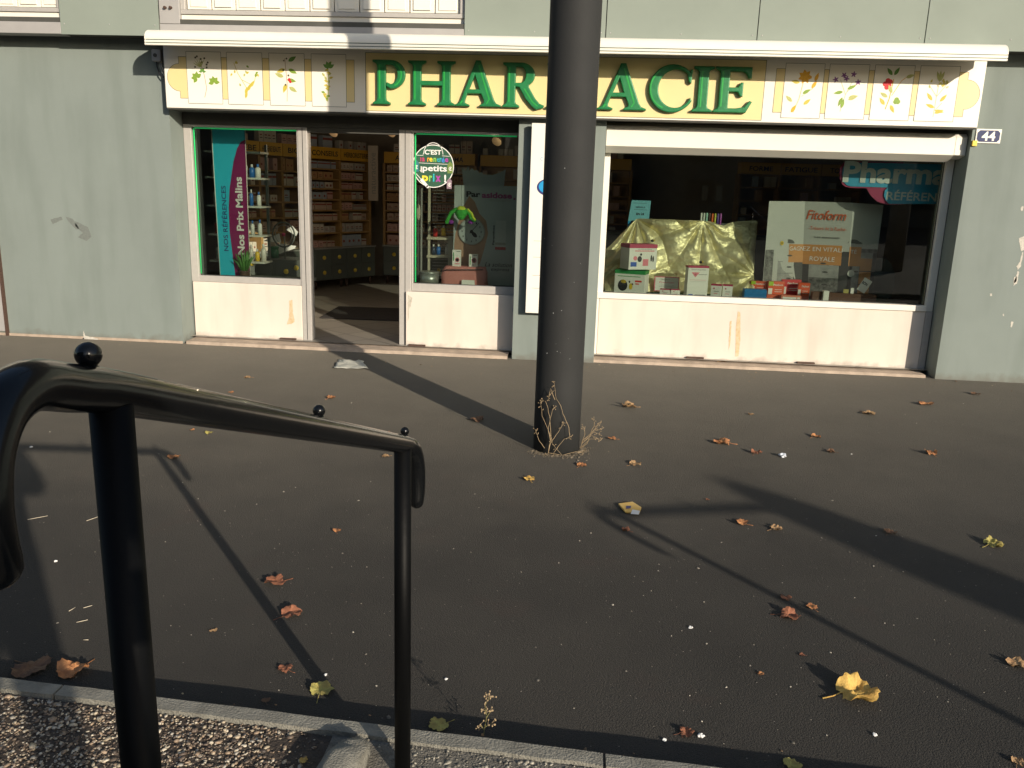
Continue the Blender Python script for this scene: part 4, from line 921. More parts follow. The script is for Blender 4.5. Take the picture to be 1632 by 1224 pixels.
def shelf_unit(A_, Bv, heads, levels, label, plab, cab=True, fill=0.85, seed=1, topbox=True, wmin=.065, wmax=.115, bulk=None):
    """A_, Bv: floor points of left and right front corners"""
    A_ = Vector(A_); Bv = Vector(Bv); L = (Bv - A_).length; rz = math.atan2(Bv.y - A_.y, Bv.x - A_.x); rnd = random.Random(seed)
    t = thing('shelving_unit', label, 'shelves', (A_.x, A_.y, 0.047), rz)
    n = len(heads); w = L / n; z0 = 0.60
    MB().box(0, L, 0.30, 0.32, 0.1, 2.12).build('back_panel', M_wood, t, local=True)
    for i in range(n + 1): MB().box(i * w - 0.02, i * w + 0.02, 0.0, 0.30, z0 + .02, 1.92).build('upright', M_wood, t, local=True)
    for i, hd in enumerate(heads):
        h = MB().box(i * w + 0.006, (i + 1) * w - 0.006, -0.02, 0.30, 1.925, 2.10).build('header', M_yel, t, local=True, bevel=0.004)
        if hd: text(MB(), hd, (i * w + w / 2, -0.022, 2.01), min(w * 0.8, 0.072 * len(hd)), 0.075, bold=0.015).build('lettering', M_ink, h, local=True)
    for z in levels: MB().box(0.02, L - 0.02, 0.0, 0.298, z, z + 0.022).build('shelf', M_wood, t, local=True)
    if cab:
        k = 0; cw = w / 1.0
        for i in range(n):
            cb = MB().box(i * w + 0.004, (i + 1) * w - 0.004, -0.10, 0.32, 0.13, z0).build('cabinet', M_cab, t, local=True, bevel=0.004)
            dr = 2
            for r_ in range(2):
                for q in range(2):
                    xa = i * w + 0.012 + q * (w - 0.024) / 2; za = 0.14 + r_ * 0.225
                    MB().box(xa + 0.004, xa + (w - 0.024) / 2 - 0.004, -0.112, -0.101, za + .004, za + 0.215).build('drawer', M_cab, t, local=True, bevel=0.003)
                    MB().ball((xa + (w - 0.024) / 4, -0.125, za + 0.11), 0.032, seg=12, rng=8, sy=0.6).build('knob', M_knob, t, local=True)
            for q in (0.06, w - 0.06): MB().tube([(i * w + q, -0.04, 0), (i * w + q, -0.04, 0.13)], [0.018, 0.026], 10).build('leg', M_rust, t, local=True)
        MB().box(-0.01, L + 0.01, -0.12, 0.30, z0 + 0.001, z0 + 0.02).build('counter', M_grey, t, local=True, bevel=0.003)
    grp = plab
    zs = [z0 + 0.02] + [z + 0.022 for z in levels]; ends = list(levels) + [1.92]
    if topbox: zs.append(2.10); ends.append(2.45)
    for z, ze in zip(zs, ends):
        for i in range(n):
            x = i * w + 0.04; ci = rnd.randrange(len(M_prod)); kd = rnd.randrange(3); ww = rnd.uniform(wmin, wmax); hh = min(ze - z - 0.03, rnd.uniform(0.09, 0.19)); run = rnd.randint(3, 7)
            while x + ww < (i + 1) * w - 0.03:
                if run == 0: ci = rnd.choice((0, 1, 1, 2, 3, 4, rnd.randrange(7))); kd = rnd.randrange(3); ww = rnd.uniform(wmin, wmax); hh = min(ze - z - 0.03, rnd.uniform(0.08, 0.2)); run = rnd.randint(2, 7); x += 0.01; continue
                if rnd.random() < fill:
                    px, py = x + ww / 2, 0.03 + rnd.uniform(0, .03)
                    if bulk:
                        bulk.box(-ww / 2, ww / 2, 0, .09, 0, hh, ci, M=Matrix.Translation((A_.x + px * math.cos(rz) - py * math.sin(rz), A_.y + px * math.sin(rz) + py * math.cos(rz), 0.0475 + z)) @ Matrix.Rotation(rz, 4, 'Z')); x += ww + 0.006; run -= 1; continue
                    o = bpy.data.objects.new('carton', carton(ww, hh, ci, kd)); SC.collection.objects.link(o)
                    o.location = (A_.x + px * math.cos(rz) - py * math.sin(rz), A_.y + px * math.sin(rz) + py * math.cos(rz), 0.047 + z + 0.0005); o.rotation_euler = (0, 0, rz + rnd.uniform(-.05, .05))
                    tag(o, 'small carton packed on the ' + plab, 'carton', 'cartons on the ' + plab)
                x += ww + 0.006; run -= 1
    return t
BULK = MB()
LV = [0.82, 1.0, 1.16, 1.32, 1.48, 1.62, 1.77]
LV5 = [0.86, 1.06, 1.28, 1.5, 1.71]
pA = Vector((-4.80, 10.35, 0)); pB = Vector((-4.33, 11.55, 0)); pC = Vector((-3.98, 12.42, 0)); pD = Vector((-3.76, 12.8, 0)); pE = Vector((-3.44, 13.3, 0))
shelf_unit((-4.62, 10.9, 0), (-4.06, 12.0, 0), ['BEBE', 'HYGIENE BEAUTE', 'BIO'], LV5, 'wooden shelving headed HYGIENE BEAUTE seen through the left window', 'shelves behind the left window', seed=4)
shelf_unit((-4.05, 12.15, 0), (-3.42, 13.3, 0), ['CONSEILS', 'HERBORISTERIE'], LV, 'wooden shelving headed CONSEILS and HERBORISTERIE seen through the doorway', 'shelves seen through doorway', seed=9, fill=.93)
shelf_unit((-3.24, 13.5, 0), (-1.75, 13.5, 0), ['AROMA', 'AROMA'], LV, 'wooden shelving at back right of the doorway under dim light', 'shelves at the right end of doorway view', seed=12)
shelf_unit((-1.7, 13.7, 0), (0.75, 13.7, 0), ['', '', ''], LV5, 'dim shelving deep behind the middle window', 'shelves deep behind the middle window', seed=15, fill=.45, bulk=BULK)
shelf_unit((2.45, 13.6, 0), (4.3, 13.6, 0), ['FORME', 'FATIGUE', 'TONUS'], LV5, 'dim shelving headed FATIGUE far behind wide window', 'shelves far behind wide window', seed=18, fill=.35, topbox=False, bulk=BULK)
tag(BULK.build('stacked_cartons', M_prod), 'faint mass of cartons on the dim shelves deep in the shop', 'cartons', kind='stuff')
# hanging banner beside the doorway shelves
pb = P(587, 232, 13.1); pe = P(603, 320, 13.1)
hb = tag(MB().box(pb.x, pe.x, 13.08, 13.1, pe.z, pb.z).build('hanging_banner', M_prod[0]), 'narrow pale vertical banner hanging beside the doorway shelves', 'banner')
text(MB(), 'naturactive', ((pb.x + pe.x) / 2, 13.077, (pb.z + pe.z) / 2), 0.62, 0.085, ax=(0, 0, 1), up=(-1, 0, 0)).build('lettering', M_grey, hb)

# green light tubes
def ledline(label, pts):
    tag(MB().tube(pts, 0.0065, 8).build('light_tube', M_led), label, 'light tube')
ledline('green light tube down the left edge of the left window', [(-3.848, 8.124, 2.10), (-3.852, 8.124, 0.68)])
ledline('green light tube along the top of the left window', [(-3.84, 8.124, 2.104), (-2.81, 8.124, 2.104)])
ledline('green light tube down the left edge of the middle window', [(-1.640, 8.124, 2.10), (-1.634, 8.124, 0.68)])
ledline('green light tube along the top of the middle window', [(-1.63, 8.124, 2.104), (-0.66, 8.124, 2.104)])
# display shelves behind the glass
M_green_cloth = mat('green_cloth', (0.03, 0.10, 0.03), 0.95, var=0.4, var_scale=30)
def platform(name, x0, x1, y0, y1, z, m, label):
    mb = MB().box(x0, x1, y0, y1, z - 0.03, z)
    for x in (x0 + 0.05, x1 - 0.05):
        for y in (y0 + 0.06, y1 - 0.05): mb.box(x - 0.02, x + 0.02, y - 0.02, y + 0.02, 0.047, z - 0.03)
    t = thing(name, label, 'display shelf', ((x0 + x1) / 2, (y0 + y1) / 2, 0.047)); mb.build('table', m, t, bevel=0.003)
platform('display_table', -3.85, -2.81, 8.31, 8.62, 0.628, M_cab, 'low grey display ledge inside the left window')
platform('display_table', -1.64, -0.65, 8.31, 8.75, 0.628, M_cab, 'low grey display ledge inside the middle window')
platform('display_table', 0.25, 3.29, 8.31, 9.35, 0.61, M_green_cloth, 'wide display table covered in green cloth behind wide window')

M_cyan = mat('print_cyan', (0.03, 0.50, 0.68), 0.45); M_plum = mat('print_plum', (0.22, 0.015, 0.10), 0.45)
y = 8.42
bn = thing('banner', 'tall turquoise and plum banner reading Nos Prix Malins', 'banner', (-3.63, y, 0.63))
c4 = [P(336.6, 199, y), P(390.5, 203, y), P(399, 440, y), P(351, 438, y)]
MB().prism([tuple(p) for p in c4], (0, 0.004, 0)).build('sheet', M_cyan, bn)
cv = [(392, 222), (384, 226), (378, 236), (372, 258), (366, 300), (364.5, 330), (366, 368), (370, 400), (375, 439.0), (399, 440)]
MB().poly([P(a, b, y - 0.0015) for a, b in cv]).build('plum_print', M_plum, bn)
def vtext(s, px0, py0, px1, py1, wpx, y, m, par, bold):
    a = P(px0, py0, y); b = P(px1, py1, y); ax = (b - a); L = ax.length; ax.normalize(); up = Vector((-ax.z, 0, ax.x)); 
    text(MB(), s, (a + b) / 2, L, wpx * 8.42 / F, ax=ax, up=up, bold=bold).build('lettering', m, par)
vtext('NOS RÉFÉRENCES', 360, 400, 355, 296, 9.5, y - 0.002, M_logod, bn, 0.01)
vtext('Nos Prix Malins', 385, 406, 379.5, 282, 12, y - 0.003, M_paper, bn, 0.03)
for a, b in ((0, 3), (1, 2)):
    MB().tube([c4[a] + Vector((0, -0.002, 0)), c4[b] + Vector((0, -0.002, 0))], 0.004, 8).build('edge_rod', M_white, bn)
# spiky plant
pp = P(389, 441, 8.33)
pl = thing('aloe_plant', 'small spiky green plant in a pot before turquoise banner', 'plant', (pp.x, 8.35, 0.628))
MB().tube([(pp.x, 8.35, 0.629), (pp.x, 8.35, 0.70)], [0.045, 0.055], 16).build('pot', M_rust, pl)
lf = MB()
for i in range(20):
    a = i * 2.4; rr = 0.05 + 0.07 * (i % 5) / 4; h = 0.23 - 0.012 * (i % 5) * 2; b = Vector((pp.x + 0.02 * math.cos(a), 8.35 + 0.02 * math.sin(a), 0.69))
    t_ = Vector((pp.x + rr * math.cos(a), 8.35 + rr * math.sin(a) * .8, 0.69 + h)); lf.tube([b, b.lerp(t_, .5) + Vector((0, 0, 0.02)), t_], [0.010, 0.011, 0.002], 6)
lf.build('leaves', mat('aloe_green', (0.09, 0.26, 0.05), 0.5, var=0.4, var_scale=20), pl)
# rack behind the banner with products
rk = thing('shelf_rack', 'narrow display rack with glass shelves behind the turquoise banner', 'rack', (-3.77, 8.9, 0.047))
M_frost = mat('frosted_shelf', (0.62, 0.62, 0.55), 0.3)
for x in (-4.03, -3.47): MB().box(x - .012, x + .012, 9.0, 9.03, 0.05, 2.0).build('upright', M_cab, rk)
zz = [P(335, py, 8.8).z for py in (281, 326, 372, 414)]
for z in zz + [2.02 - .1]: MB().box(-4.06, -3.44, 8.78, 9.02, z - 0.02, z).build('shelf', M_frost, rk)
bc = [(0.03, 0.15, 0.45), (0.7, 0.7, 0.66), (0.55, 0.03, 0.03), (0.75, 0.5, 0.05), (0.03, 0.05, 0.09), (0.65, 0.62, 0.55)]
BM = [mat('bottle_' + n, c, 0.35) for n, c in zip(('blue', 'white', 'red', 'yellow', 'dark', 'cream'), bc)]
def bottle(x, y, z, h, r_, mi, label, grp):
    t = thing('bottle', label, 'bottle', (x, y, z), 0, grp)
    MB().tube([(0, 0, 0), (0, 0, h * .68), (0, 0, h * .78)], [r_, r_, r_ * .45], 14).build('body', BM[mi], t, local=True)
    MB().tube([(0, 0, h * .78), (0, 0, h)], r_ * .42, 12).build('cap', BM[1 if mi != 1 else 0], t, local=True)
rb = random.Random(5)
for i, z in enumerate(zz):
    x = -3.99
    while x < -3.46:
        bottle(x, 8.86, z + .0005, rb.uniform(0.13, 0.19), rb.uniform(0.02, 0.03), rb.choice((0, 1, 4, 5, 1) if i < 2 else (2, 3, 1, 5)), 'small bottle on narrow rack behind the turquoise banner', 'bottles on the narrow rack'); x += rb.uniform(0.06, 0.085)
# grey drawer cabinet, jar, wheel
cx0, cx1 = P(405, 413, 9.3).x, P(474, 413, 9.3).x
cb = thing('drawer_cabinet', 'low grey drawer cabinet with yellow knobs inside left window', 'cabinet', ((cx0 + cx1) / 2, 9.45, 0.047))
MB().box(cx0, cx1, 9.3, 9.75, 0.1, 0.74).build('carcass', M_cab, cb, bevel=0.005)
for i in range(2):
    w = (cx1 - cx0) / 2
    MB().box(cx0 + i * w + .01, cx0 + (i + 1) * w - .01, 9.288, 9.299, 0.5, 0.715).build('drawer', M_cab, cb, bevel=0.003)
for px, py in ((456, 433), (472, 427)):
    q = P(px, py, 9.27); MB().ball(q, 0.03, sy=.6).build('knob', M_knob, cb)
jp = P(435, 412, 9.45)
j = thing('jar', 'small dark green lidded jar on the grey drawer cabinet', 'jar', (jp.x, 9.5, 0.741)); M_jar = mat('jar_green', (0.02, 0.13, 0.06), 0.4)
MB().tube([(jp.x, 9.5, .742), (jp.x, 9.5, .85)], 0.052, 20).build('body', M_jar, j); MB().tube([(jp.x, 9.5, .8505), (jp.x, 9.5, .875)], 0.056, 20).build('lid', M_jar, j)
wc = P(452, 374, 9.4); wt = thing('ring_mirror', 'dark ring with small pink flower centre standing in left window', 'ring', (wc.x, 9.4, 0.741))
MB().tube([(wc.x + 0.13 * math.cos(i * math.pi / 20), 9.4, wc.z + 0.14 * math.sin(i * math.pi / 20)) for i in range(41)], 0.010, 8, cap=False).build('ring', M_cab, wt)
MB().tube([(wc.x + 0.10 * math.cos(i * math.pi / 20), 9.405, wc.z + 0.11 * math.sin(i * math.pi / 20)) for i in range(41)], 0.004, 6, cap=False).build('inner_ring', M_grey, wt)
MB().tube([(wc.x, 9.42, 0.742), (wc.x, 9.42, wc.z)], 0.008, 8).build('stem', M_cab, wt); MB().ball(wc, 0.022).build('centre', mat('pink_plastic', (0.5, 0.05, 0.12), 0.5), wt)
wc2 = MB()
for l in ([(420, 384), (432, 378), (445, 372), (448, 386), (436, 386)], [(424, 402), (445, 388), (472, 392), (470, 396), (440, 406)], [(456, 366), (466, 360), (475, 370), (472, 376)]): wc2.prism([P(a, b, 9.55) for a, b in l], (0, .004, 0))
cd = thing('card_display', 'torn white card display behind the dark ring', 'card', (wc.x, 9.55, .741)); wc2.build('card', M_paper, cd)
# brass spotlights over the doorway; bulb glow and fill lights added to brighten shelves
M_bulb = mat('lit_bulb', (.9, .7, .4), .4, emit=((1, .75, .45), 0.5))
M_chrome = mat('warm_chrome', (0.35, 0.25, 0.15), 0.3, metal=0.9)
for px, py in ((535, 208), (627, 208), (795, 222)):
    q = P(px, py, 9.9); t = thing('spotlight', {535: 'brass spotlight hanging at top left of doorway', 627: 'brass spotlight hanging at top right of doorway', 795: 'brass spotlight seen at top of the middle window'}[px], 'spotlight', (q.x, 9.9, 2.62))
    MB().tube([(q.x, 9.9, 2.62), (q.x, 9.9, q.z + .05)], 0.008, 8).build('stem', M_chrome, t)
    MB().ball((q.x - .012, 9.87, q.z - .012), .012, seg=12, rng=8).build('bulb', M_bulb, t)
    ld = bpy.data.lights.new('shelf_fill', 'POINT'); ld.energy = 5; ld.color = (1.0, .80, .58); ld.shadow_soft_size = .012; lo = link(bpy.data.objects.new('shelf_fill', ld)); lo.location = (q.x - .03, 9.72, q.z - .16)
    MB().tube([(q.x + .02, 9.95, q.z + .06), (q.x - .02, 9.85, q.z - .03)], [0.03, 0.06], 16).build('shade', M_chrome, t)

# ---- middle window
yg = FY + 0.030
sk = P(690.5, 265, yg); R0 = 32.3 * (8.13 * .97 + .3) / F
sc_ = R0 / 32.3
sg = thing('window_sticker', 'round dark green window sticker reading C\'EST la rentrée des petits prix', 'sticker', (sk.x, yg, sk.z - R0))
M_sgreen = mat('sticker_green', (0.045, 0.12, 0.075), 0.35, var=0.2, var_scale=8)
MB().prism(ell(sk.x, sk.z, R0, R0, yg - 0.002, n=64), (0, 0.0015, 0)).build('disc', M_sgreen, sg)
wl_ = MB(); y2 = yg - 0.0032
ribbon(wl_, ell(sk.x, sk.z, R0 * .98, R0 * .98, y2, 0, 359.9, 64), 0.008)
def SP(px, py): return (sk.x + (px - 690.5) * sc_, y2, sk.z - (py - 265) * sc_)
ribbon(wl_, [SP(674, 247.5)] + [SP(690.5 + 15 * math.cos(R_(a)) * -1, 247 - 17 * math.sin(R_(a))) for a in range(0, 181, 12)], 0.006)
for a, b in (((663, 249), (675, 249.5)), ((704, 249), (716, 249.5)), ((668, 260.5), (713, 261.5))): ribbon(wl_, [SP(*a), SP(*b)], 0.004)
def stext(mb, s, x, yv, w, h, m=0, bold=0.02): q = SP(x, yv); text(mb, s, (q[0], y2 - 0.0006, q[2]), w * sc_, h * sc_, m, bold=bold)
stext(wl_, "C'EST", 690, 244, 26, 7.5, 0, .03); stext(wl_, 'petits', 693, 269.5, 38, 11.5, 0, .02); stext(wl_, '!', 709.5, 283, 3, 12, 0, .05)
text(wl_, 'des', (SP(671.5, 270)[0], y2 - .0006, SP(671.5, 270)[2]), 9 * sc_, 3.5 * sc_, 0, ax=(0, 0, 1), up=(-1, 0, 0), bold=.03)
wl_.build('white_print', M_paper, sg)
rain = [(0.5, 0.05, 0.15), (0.8, 0.35, 0.02), (0.8, 0.65, 0.05), (0.25, 0.55, 0.1), (0.03, 0.45, 0.5), (0.05, 0.25, 0.6), (0.4, 0.05, 0.35)]
RM = [mat('rainbow_' + n, c, 0.5) for n, c in zip(('red', 'orange', 'yellow', 'green', 'teal', 'blue', 'purple'), rain)]
cl = MB()
for i, (ch, x, w, m) in enumerate((('l', 671, 1.5, 0), ('a', 675, 4.5, 0), ('r', 683, 3.5, 1), ('e', 687, 5, 2), ('n', 693, 4.5, 3), ('t', 698, 3.5, 4), ('r', 702, 3.5, 4), ('é', 706, 5, 5), ('e', 711.5, 5, 6))): stext(cl, ch, x, 255.3, w, 6 if ch != 'é' else 7.5, m, .03)
for ch, x, w, h, dy, m in (('p', 678, 9.5, 12.5, 2, 2), ('r', 686.5, 5, 9, 0, 3), ('i', 691.5, 2.5, 12, -1.5, 4), ('x', 698.5, 8, 9, 0, 6)): stext(cl, ch, x, 283.5 + dy, w, h, m, .04)
cl.build('colour_print', RM, sg)
tg = MB()
for (x, yv, s, m) in ((664, 265, 1, 8), (717, 266, 1, 9), (716, 290, .9, 10)):
    w, h = 4.2 * s, 9 * s; pts = [SP(x - w, yv + h), SP(x + w, yv + h), SP(x + w, yv - h * .5), SP(x, yv - h), SP(x - w, yv - h * .5)]
    tg.poly([(a, y2 - 0.0009, b) for a, _, b in pts], m); q = SP(x, yv + 2); text(tg, '€', (q[0], y2 - 0.0016, q[2]), 5 * sc_, 6 * sc_, 7, bold=.03)
tg.build('price_tag_print', [mat('tag_' + n, c, 0.5) for n, c in zip('abc', ((.3, .3, .3),) * 3)] and RM + [M_paper, mat('tag_teal', (.04, .17, .20), .5), mat('tag_olive', (.16, .24, .06), .5), mat('tag_mauve', (.28, .20, .24), .5)], sg)
hd = MB(); a, b = SP(664, 277), SP(682, 296); A0, B0 = Vector(a), Vector(b); A1 = A0.lerp(B0, .42); d = (B0 - A0).normalized(); nn_ = Vector((-d.z, 0, d.x))
ribbon(hd, [A0 - Vector((0, .0004, 0)), A1 - Vector((0, .0004, 0))], 0.006); ribbon(hd, [A1 - Vector((0, .0007, 0)), B0 - Vector((0, .0007, 0))], 0.028); hd.poly(ell(B0.x, B0.z, .014, .014, B0.y - .0007)); hd.build('handle_print', M_paper, sg)

# poster with clock
y = 8.6
po = thing('poster', 'large pale poster headed Parasidose with a round clock face', 'poster', (-0.97, y, 0.629))
tl, tr, br_, bl = P(724.6, 295, y), P(824, 297, y), P(820, 457, y), P(721, 452, y); tr.x = min(tr.x, -0.66); br_.x = min(br_.x, -0.66)
M_post = mat('poster_bluegrey', (0.42, 0.47, 0.47), 0.5, var=0.08, var_scale=2)
MB().prism([tuple(p) for p in (bl, br_, tr, tl)], (0, .006, 0)).build('sheet', M_post, po)
M_skin = mat('poster_peach', (0.46, 0.28, 0.18), 0.6, col2=(0.33, 0.20, 0.14), var_scale=3)
MB().poly([P(a, b, y - .0012) for a, b in ((724, 388), (726, 372), (731, 352), (738, 330), (748, 312), (757, 322), (764, 340), (775, 352), (778, 372), (772, 396), (765, 420), (750, 430), (723, 428))]).build('skin_print', M_skin, po)
ck = P(752, 369, y); rc_ = 0.138
MB().prism(ell(ck.x, ck.z, rc_, rc_, y - .020, n=48), (0, 0.018, 0)).build('clock_rim', M_grey, po, bevel=.003)
MB().poly(ell(ck.x, ck.z, rc_ * .93, rc_ * .93, y - .0212, n=48)).build('clock_face', M_post, po)
cm = MB()
for i in range(1, 13):
    a = R_(90 - i * 30); text(cm, str(i), (ck.x + rc_ * .72 * math.cos(a), y - .0225, ck.z + rc_ * .72 * math.sin(a)), 0.014 * len(str(i)), 0.018, bold=.02)
ribbon(cm, [(ck.x - .02, y - .023, ck.z - .02), (ck.x + .075, y - .023, ck.z + .09)], .006); cm.poly(ell(ck.x, ck.z, .018, .018, y - .0235)); cm.poly(ell(ck.x + .03, ck.z - .03, .035, .02, y - .0238, rot=-45)); cm.build('clock_hands', M_ink, po)
pr = MB()
def pt(s, px, py, w, h, m, bold=0.02, slant=0): q = P(px, py, y - .002); text(pr, s, q, w * 8.35 / F, h * 8.35 / F, m, bold=bold, slant=slant)
pt('Par', 754.5, 309.5, 23, 9, 0, .04); pt('asidose', 792, 311.5, 49, 9.5, 1, .04); pr.poly(ell(P(820, 317, y).x, P(820, 317, y).z, .012, .012, y - .002), 1)
pt('POUX-LENTES', 798, 320, 36, 4, 2); pt('La solution', 795, 422, 44, 7, 0, .0, .3); pt('express', 797, 431, 30, 5.5, 0, 0, .3)
q0, q1 = P(789, 398, y - .001), P(807, 352, y - .001)
pr.box(q0.x, q1.x, y - .0016, y - .0008, q0.z, q1.z, 3); pr.box(q0.x, q1.x, y - .0024, y - .0017, q0.z, q0.z + .03, 4); pr.box(q0.x, q1.x, y - .0024, y - .0017, q0.z + .05, q0.z + .075, 2)
text(pr, 'Parasidose', (q0.x - .02, y - .002, (q0.z + q1.z) / 2), .2, .02, 0, ax=(0, 0, 1), up=(-1, 0, 0), bold=.03)
pr.build('print', [M_ink, mat('print_magenta', (0.35, 0.06, 0.2), 0.5), M_grey, mat('pale_box', (0.5, 0.53, 0.52), .5), mat('print_red', (.4, .05, .05), .5)], po)
# crown shaped card behind the poster
y = 8.68
cc = [(736, 266), (742, 272), (746, 265), (748, 273), (752, 268), (756, 272), (760, 271), (764, 276), (768, 274), (770, 278), (785, 279), (797, 275), (806, 270), (803, 297), (802, 320), (742, 320), (739, 297)]
tg_ = thing('cardboard_cutout', 'pale grey cardboard piece with torn top edge behind the Parasidose poster'.replace('Parasidose', 'clock'), 'card', (-1.1, y, .629))
MB().prism([tuple(P(a, b, y)) for a, b in cc], (0, .01, 0)).build('card', M_post, tg_); q = P(765, 452, y); MB().box(q.x - .02, q.x + .02, y + .003, y + .008, .63, P(0, 310, y).z).build('strut', M_post, tg_)
# plush toy
yp = 8.36; c = P(735, 341, yp); tp = thing('plush_toy', 'green plush toy with yellow top hanging in the middle window', 'toy', (c.x, yp, c.z))
M_pg = mat('plush_green', (0.06, 0.42, 0.06), 0.95, var=0.3, var_scale=40); M_py = mat('plush_lime', (0.50, 0.62, 0.06), 0.95, var=0.2, var_scale=40); M_pp = mat('plush_purple', (0.22, 0.04, 0.30), 0.95)
MB().ball(c + Vector((0, 0, .01)), .058, sx=1.1, sz=.9).ball(c + Vector((0, -.01, -.02)), .04, sx=1.1).build('body', M_pg, tp)
MB().ball(c + Vector((0, .0, .045)), .046, sx=1.05, sz=.75).build('head', M_py, tp)
def u(px, py): return P(px, py, yp)
MB().tube([u(727, 334), u(719, 339), u(715, 347), u(712, 354)], [.022, .020, .018, .02], 10, round_end=True).build('arm', M_pg, tp)
MB().tube([u(743, 336), u(749, 341), u(751, 348), u(756, 351)], [.022, .021, .02, .018], 10, round_end=True).build('arm', M_pg, tp)
MB().tube([u(746, 334) - Vector((0, .012, 0)), u(752, 340) - Vector((0, .014, 0)), u(754, 346) - Vector((0, .014, 0)), u(757, 350) - Vector((0, .014, 0))], [.012, .012, .012, .012], 8, round_end=True).build('sleeve_stripe', M_py, tp)
for a in (718, 750): MB().ball(u(a, 354) + Vector((0, .03, 0)), .022, sx=1.3).build('foot', M_pp, tp)
MB().tube([c + Vector((0, 0, .08)), c + Vector((0, 0, .79))], .0012, 5).build('string', M_ink, tp)
# boxes, bag, card, tin
def printed_box(name, pxl, pyt, pxr, pyb, y, depth, label, cat, m=None, rot=0, top=None, deco=None, group=None):
    a = P(pxl, pyt, y); b = P(pxr, pyb, y); w = b.x - a.x; h = a.z - b.z; t = thing(name, label, cat, ((a.x + b.x) / 2, y + depth / 2, b.z), rot, group)
    MB().box(-w / 2, w / 2, -depth / 2, depth / 2, 0, h).build('carton', m or M_paper, t, local=True, bevel=0.0015)
    d = MB(); Y = -depth / 2 - 0.001
    if top is not None: d.box(-w / 2 - .0005, w / 2 + .0005, -depth / 2 - .0008, depth / 2 + .0008, h * (1 - top[0]), h + .0008, top[1])
    if deco:
        for k in deco:
            if k[0] == 'r': d.box(-w / 2 + k[1] * w, -w / 2 + k[3] * w, Y - .0004, Y + .0006, k[2] * h, k[4] * h, k[5])
            elif k[0] == 'e': d.poly(ell(-w / 2 + k[1] * w, k[2] * h, k[3] * w, k[4] * h, Y - .0006, n=16), k[5])
            elif k[0] == 't': text(d, k[1], (-w / 2 + k[2] * w, Y - .0008, k[3] * h), k[4] * w, k[5] * h, k[6], bold=.02)
            elif k[0] == 'v': d.poly([(-w / 2 + (k[1] - k[3]) * w, Y - .0006, (k[2] + k[4]) * h), (-w / 2 + k[1] * w, Y - .0006, (k[2] - k[4]) * h), (-w / 2 + (k[1] + k[3]) * w, Y - .0006, (k[2] + k[4]) * h)], k[5])
    if d.v: d.build('print', PM, t, local=True)
    return t
PM = [mat('p_crimson', (0.45, 0.03, 0.10), .5), mat('p_green', (0.03, 0.28, 0.08), .5), M_ink, mat('p_pink', (0.75, 0.22, 0.28), .5), mat('p_blue', (0.03, 0.10, 0.45), .5), mat('p_red', (0.65, 0.04, 0.03), .5), mat('p_grey', (.3, .3, .3), .5), mat('p_yellow', (.7, .5, .03), .5), mat('p_lime', (.35, .55, .03), .5), M_paper, mat('p_brown', (.12, .05, .03), .5)]
zb_ = .822
printed_box('medicine_box', 721, 398, 734, 427, 8.44, .04, 'tall white medicine box with pink ring mark on the pink bag', 'box', deco=[('e', .6, .45, .25, .13, 3), ('e', .6, .45, .18, .09, 9), ('r', .1, .4, .2, .85, 1), ('r', .5, .9, .95, .93, 2), ('r', .3, .2, .9, .25, 3)])
printed_box('medicine_box', 747.5, 405, 761, 427, 8.46, .04, 'shaded white medicine box right of the tall one on bag', 'box', deco=[('e', .6, .55, .28, .18, 3), ('e', .6, .55, .2, .13, 9), ('r', .1, .2, .2, .85, 1), ('r', .5, .9, .95, .93, 2)])
bm = bmesh.new(); bmesh.ops.create_cube(bm, size=1); bmesh.ops.subdivide_edges(bm, edges=bm.edges, cuts=9, use_grid_fill=True)
b0, b1 = P(704, 456, 8.38), P(775, 427, 8.38)
for v in bm.verts:
    q = v.co; ex = 1 - 0.12 * max(0, q.z * 2) ** 3; bulge = 1 + .0 * q.z
    k = 0.5; q.y *= (1.0 - 0.35 * (q.z + .5)); q.x *= ex
    n_ = Vector((noise.noise(q * 5), noise.noise(q * 5 + Vector((5, 0, 0))), noise.noise(q * 4 + Vector((0, 8, 0))))) * 0.035
    q += n_; q.x = q.x * (b1.x - b0.x) + (b0.x + b1.x) / 2; q.y = 8.45 + q.y * .16; q.z = .629 + (q.z + .5) * (b1.z - .629)
    q.z = max(q.z, .629)
me = bpy.data.meshes.new('bag'); bm.to_mesh(me); bm.free(); me.polygons.foreach_set('use_smooth', [True] * len(me.polygons)); me.materials.append(mat('bag_pink', (0.62, 0.24, 0.22), .7, var=.15))
tb = thing('toilet_bag', 'soft pink fabric bag lying in the middle window', 'bag', ((b0.x + b1.x) / 2, 8.45, .629)); ob = link(bpy.data.objects.new('body', me)); ob.parent = tb; ob.location = -Vector(tb.location)
MB().tube([P(706, 432, 8.36), P(712, 430, 8.36), P(770, 430, 8.37)], .005, 6).build('zip', M_ink, tb)
q = P(735, 457, 8.31); q1 = P(757, 447.5, 8.31)
cdx = thing('price_card', 'small white price card leaning before the pink bag', 'card', (q.x, 8.31, .629)); MB().prism([(q.x, 8.32, .63), (q1.x, 8.32, .63), (q1.x - .01, 8.345, q1.z), (q.x, 8.345, q1.z)], (0, .004, 0)).build('card', M_paper, cdx)
MB().prism([(q.x + .03, 8.3185, .634), (q1.x - .03, 8.3185, .634), (q1.x - .045, 8.328, .652), (q.x + .04, 8.328, .652)], (0, .001, 0)).build('print', LM['o'], cdx)
q = P(683, 452, 8.38); q1 = P(683, 433, 8.38)
tn = thing('tin', 'low round grey metal tin at lower left of middle window', 'tin', (q.x, 8.42, .629)); M_tin = mat('tin_metal', (.42, .45, .43), .35, metal=.6)
